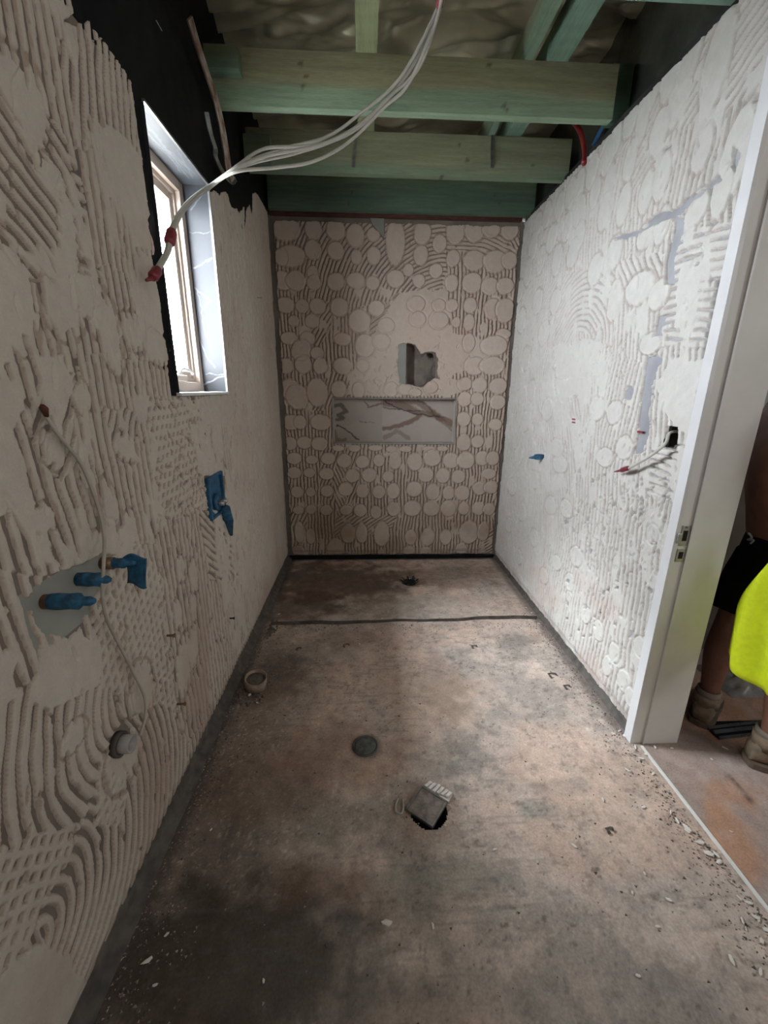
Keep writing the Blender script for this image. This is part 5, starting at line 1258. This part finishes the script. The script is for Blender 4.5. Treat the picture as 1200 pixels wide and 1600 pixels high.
# shorts: waist ring and two legs as one cloth
def shell(rings, m, name, parent, closed_top=False, seg=28, wr=0.004, seed=1):
    """rings: list of (centre, rx, ry)."""
    P = np.empty((len(rings), seg + 1, 3)); g = random.Random(seed); ph = g.uniform(0, 6)
    for i, (c_, rx, ry) in enumerate(rings):
        for k in range(seg + 1):
            a = 2 * math.pi * k / seg; w_ = 1 + wr / max(rx, ry) * math.sin(5 * a + ph + i * .6)
            P[i, k] = (c_[0] + rx * w_ * math.cos(a), c_[1] + ry * w_ * math.sin(a), c_[2])
    o = grid_obj(name, P, None, m, parent); md = o.modifiers.new('thickness', 'SOLIDIFY'); md.thickness = 0.004; md.offset = 1; return o


sh_ = shell([((PX - .005, PY, z), rx, ry) for z, rx, ry in ((1.0, .128, .160), (.97, .135, .168), (.90, .150, .182), (.84, .155, .19), (.78, .150, .19), (.74, .12, .17))], M['shorts'], 'shorts', man, wr=.003)
for s, (kx, ky) in ((1, (1.565, 1.52)), (-1, (1.60, 1.27))):
    hx_, hy_ = PX - .003, PY + s * .095
    shell([((hx_ + (kx - hx_) * t, hy_ + (ky - hy_) * t, .84 - (.84 - .585) * t), .118 - .022 * t, .102 - .008 * t) for t in np.linspace(0, 1, 9)], M['shorts'], 'shorts_leg', sh_, wr=.006, seed=int(2 + s))
bm = bmesh.new(); tube(bm, spline([(PX - .155, PY + .075, .93), (PX - .160, PY + .055, .918), (PX - .158, PY + .07, .905), (PX - .161, PY + .045, .912), (PX - .158, PY + .055, .895)]), .004, 6); obj('logo', bm, M['logo'], sh_)
bm = bmesh.new()
# boots
def boot(fx, fy, yaw, name='boot'):
    b_ = thing('tmp', '', '', (0, 0, 0)); bpy.data.objects.remove(b_)
    ca, sa = math.cos(yaw), math.sin(yaw)
    def T(x, y, z): return (fx + x * ca - y * sa, fy + x * sa + y * ca, z)
    prof = [(-.085, .030, .020, .085), (-.075, .038, .020, .115), (-.045, .044, .020, .150), (-.01, .046, .020, .150), (.03, .046, .020, .115), (.07, .048, .020, .092), (.11, .052, .020, .078), (.15, .051, .020, .068), (.18, .042, .020, .055), (.197, .024, .022, .042)]
    bm = bmesh.new(); rows = []
    for x, w_, z0, z1 in prof:
        row = []
        for k in range(14):
            a = math.pi * 2 * k / 14; yy = w_ * math.cos(a); zz = (z0 + z1) / 2 + (z1 - z0) / 2 * math.sin(a)
            yy = math.copysign(abs(math.cos(a)) ** .7 * w_, math.cos(a)); zz = (z0 + z1) / 2 + (z1 - z0) / 2 * math.copysign(abs(math.sin(a)) ** .8, math.sin(a))
            row.append(bm.verts.new(T(x, yy, zz)))
        rows.append(row)
    for i in range(len(rows) - 1):
        for k in range(14): bm.faces.new((rows[i][k], rows[i][(k + 1) % 14], rows[i + 1][(k + 1) % 14], rows[i + 1][k]))
    bm.faces.new(rows[0][::-1]); bm.faces.new(rows[-1])
    hollow(bm, T(-.03, 0, .09), T(-.034, 0, .150), .051, .010, 20)
    o = obj(name, bm, M['boot'], man, True)
    bm = bmesh.new(); lo_, hi_ = [], []
    for x, w_, _, _ in prof: lo_.append((x, -w_ - .006)); hi_.append((x, w_ + .006))
    out = lo_ + [(.205, 0)] + hi_[::-1] + [(-.094, 0)]
    for z in (0.001, .026): pass
    v0 = [bm.verts.new(T(x, y, .001)) for x, y in out]; v1 = [bm.verts.new(T(x, y, .026)) for x, y in out]
    bm.faces.new(v0[::-1]); bm.faces.new(v1)
    for i in range(len(out)): bm.faces.new((v0[i], v0[(i + 1) % len(out)], v1[(i + 1) % len(out)], v1[i]))
    obj('sole', bm, M['sole'], o)
    bm = bmesh.new()
    for k, (x, z) in enumerate(((.02, .133), (.04, .118), (.06, .106), (.08, .097))): tube(bm, [T(x, -.028, z - .008), T(x, 0, z + .003), T(x, .028, z - .008)], .003, 6)
    obj('laces', bm, M['sock'], o)
    bm = bmesh.new(); hollow(bm, T(-.034, 0, .138), T(-.034, 0, .172), .046, .010, 20); obj('sock', bm, M['sock'], man, True)
    return o


boot(1.565, 1.535, R_(42)); boot(1.632, 1.265, R_(-22))
# fluorescent shirt tucked into the waistband, hanging down
t_rows = 26; n_c = 22; Ps = np.empty((t_rows, n_c, 3))
top = np.array([1.50, 1.20, .985])
for i in range(t_rows):
    t = i / (t_rows - 1); z = .99 - t * .555
    half = .022 + .105 * ss(0, .6, t)
    cy_ = 1.235 + .0 * t; xx = 1.405 - .01 * t
    for k in range(n_c):
        s = -1 + 2 * k / (n_c - 1)
        edge = .045 * s * s * (t > .85) * (t - .85) / .15
        Ps[i, k] = (xx + .020 * math.sin(s * 5.2 + t * 2.5) * min(1, .25 + t) , cy_ - .015 * t + half * s, z + edge)
sv_ = grid_obj('hanging_shirt', Ps, None, M['hivis'], None); md = sv_.modifiers.new('thickness', 'SOLIDIFY'); md.thickness = .006
tag(sv_, 'fluorescent yellow work shirt hanging from the waist of the person', 'shirt')
# black metal track and crumpled plastic on the hall floor
p0, p1 = F(1122, 1156), F(1205, 1146)
d = (p1 - p0) / np.linalg.norm(p1 - p0); nrm = np.array([-d[1], d[0], 0])
t = thing('black_track', 'black metal track lying on the hall floor behind the boots', 'track', (p0[0], p0[1], 0)); p1 = p0 + d * .50
for off, hh in ((0, .016), (.028, .022), (.056, .018)):
    bm = bmesh.new(); a = p0 + nrm * off + d * .01 * off; b = p1 + nrm * off
    tube(bm, [a + [0, 0, hh / 2 + .001], b + [0, 0, hh / 2 + .001]], hh / 2, 4); obj('rail', bm, M['black_gloss'], t)
bm = bx(); box(bm, (p0[0], p0[1] + .012, .001), (p1[0], p1[1] + .05, .004)); obj('base_plate', bm, M['black'], t)
g_ = random.Random(8); nP = 26; Pp = np.empty((nP, nP, 3)); cpx = F(1160, 1105)
for i in range(nP):
    for j in range(nP):
        u, v = i / (nP - 1), j / (nP - 1); x = cpx[0] + .0 + .32 * u; y = cpx[1] + .06 + .26 * v
        n = float(fbm(np.array([u * 5.]), np.array([v * 5.]), 9)[0]); Pp[i, j] = (x, y, .002 + .22 * max(0, n - .25) * math.sin(math.pi * min(1, u * 1.02)) * math.sin(math.pi * v))
tag(grid_obj('plastic_sheet', Pp, None, M['plastic'], None, smooth=False), 'crumpled translucent plastic sheet on the hall floor between the legs', 'plastic sheet')
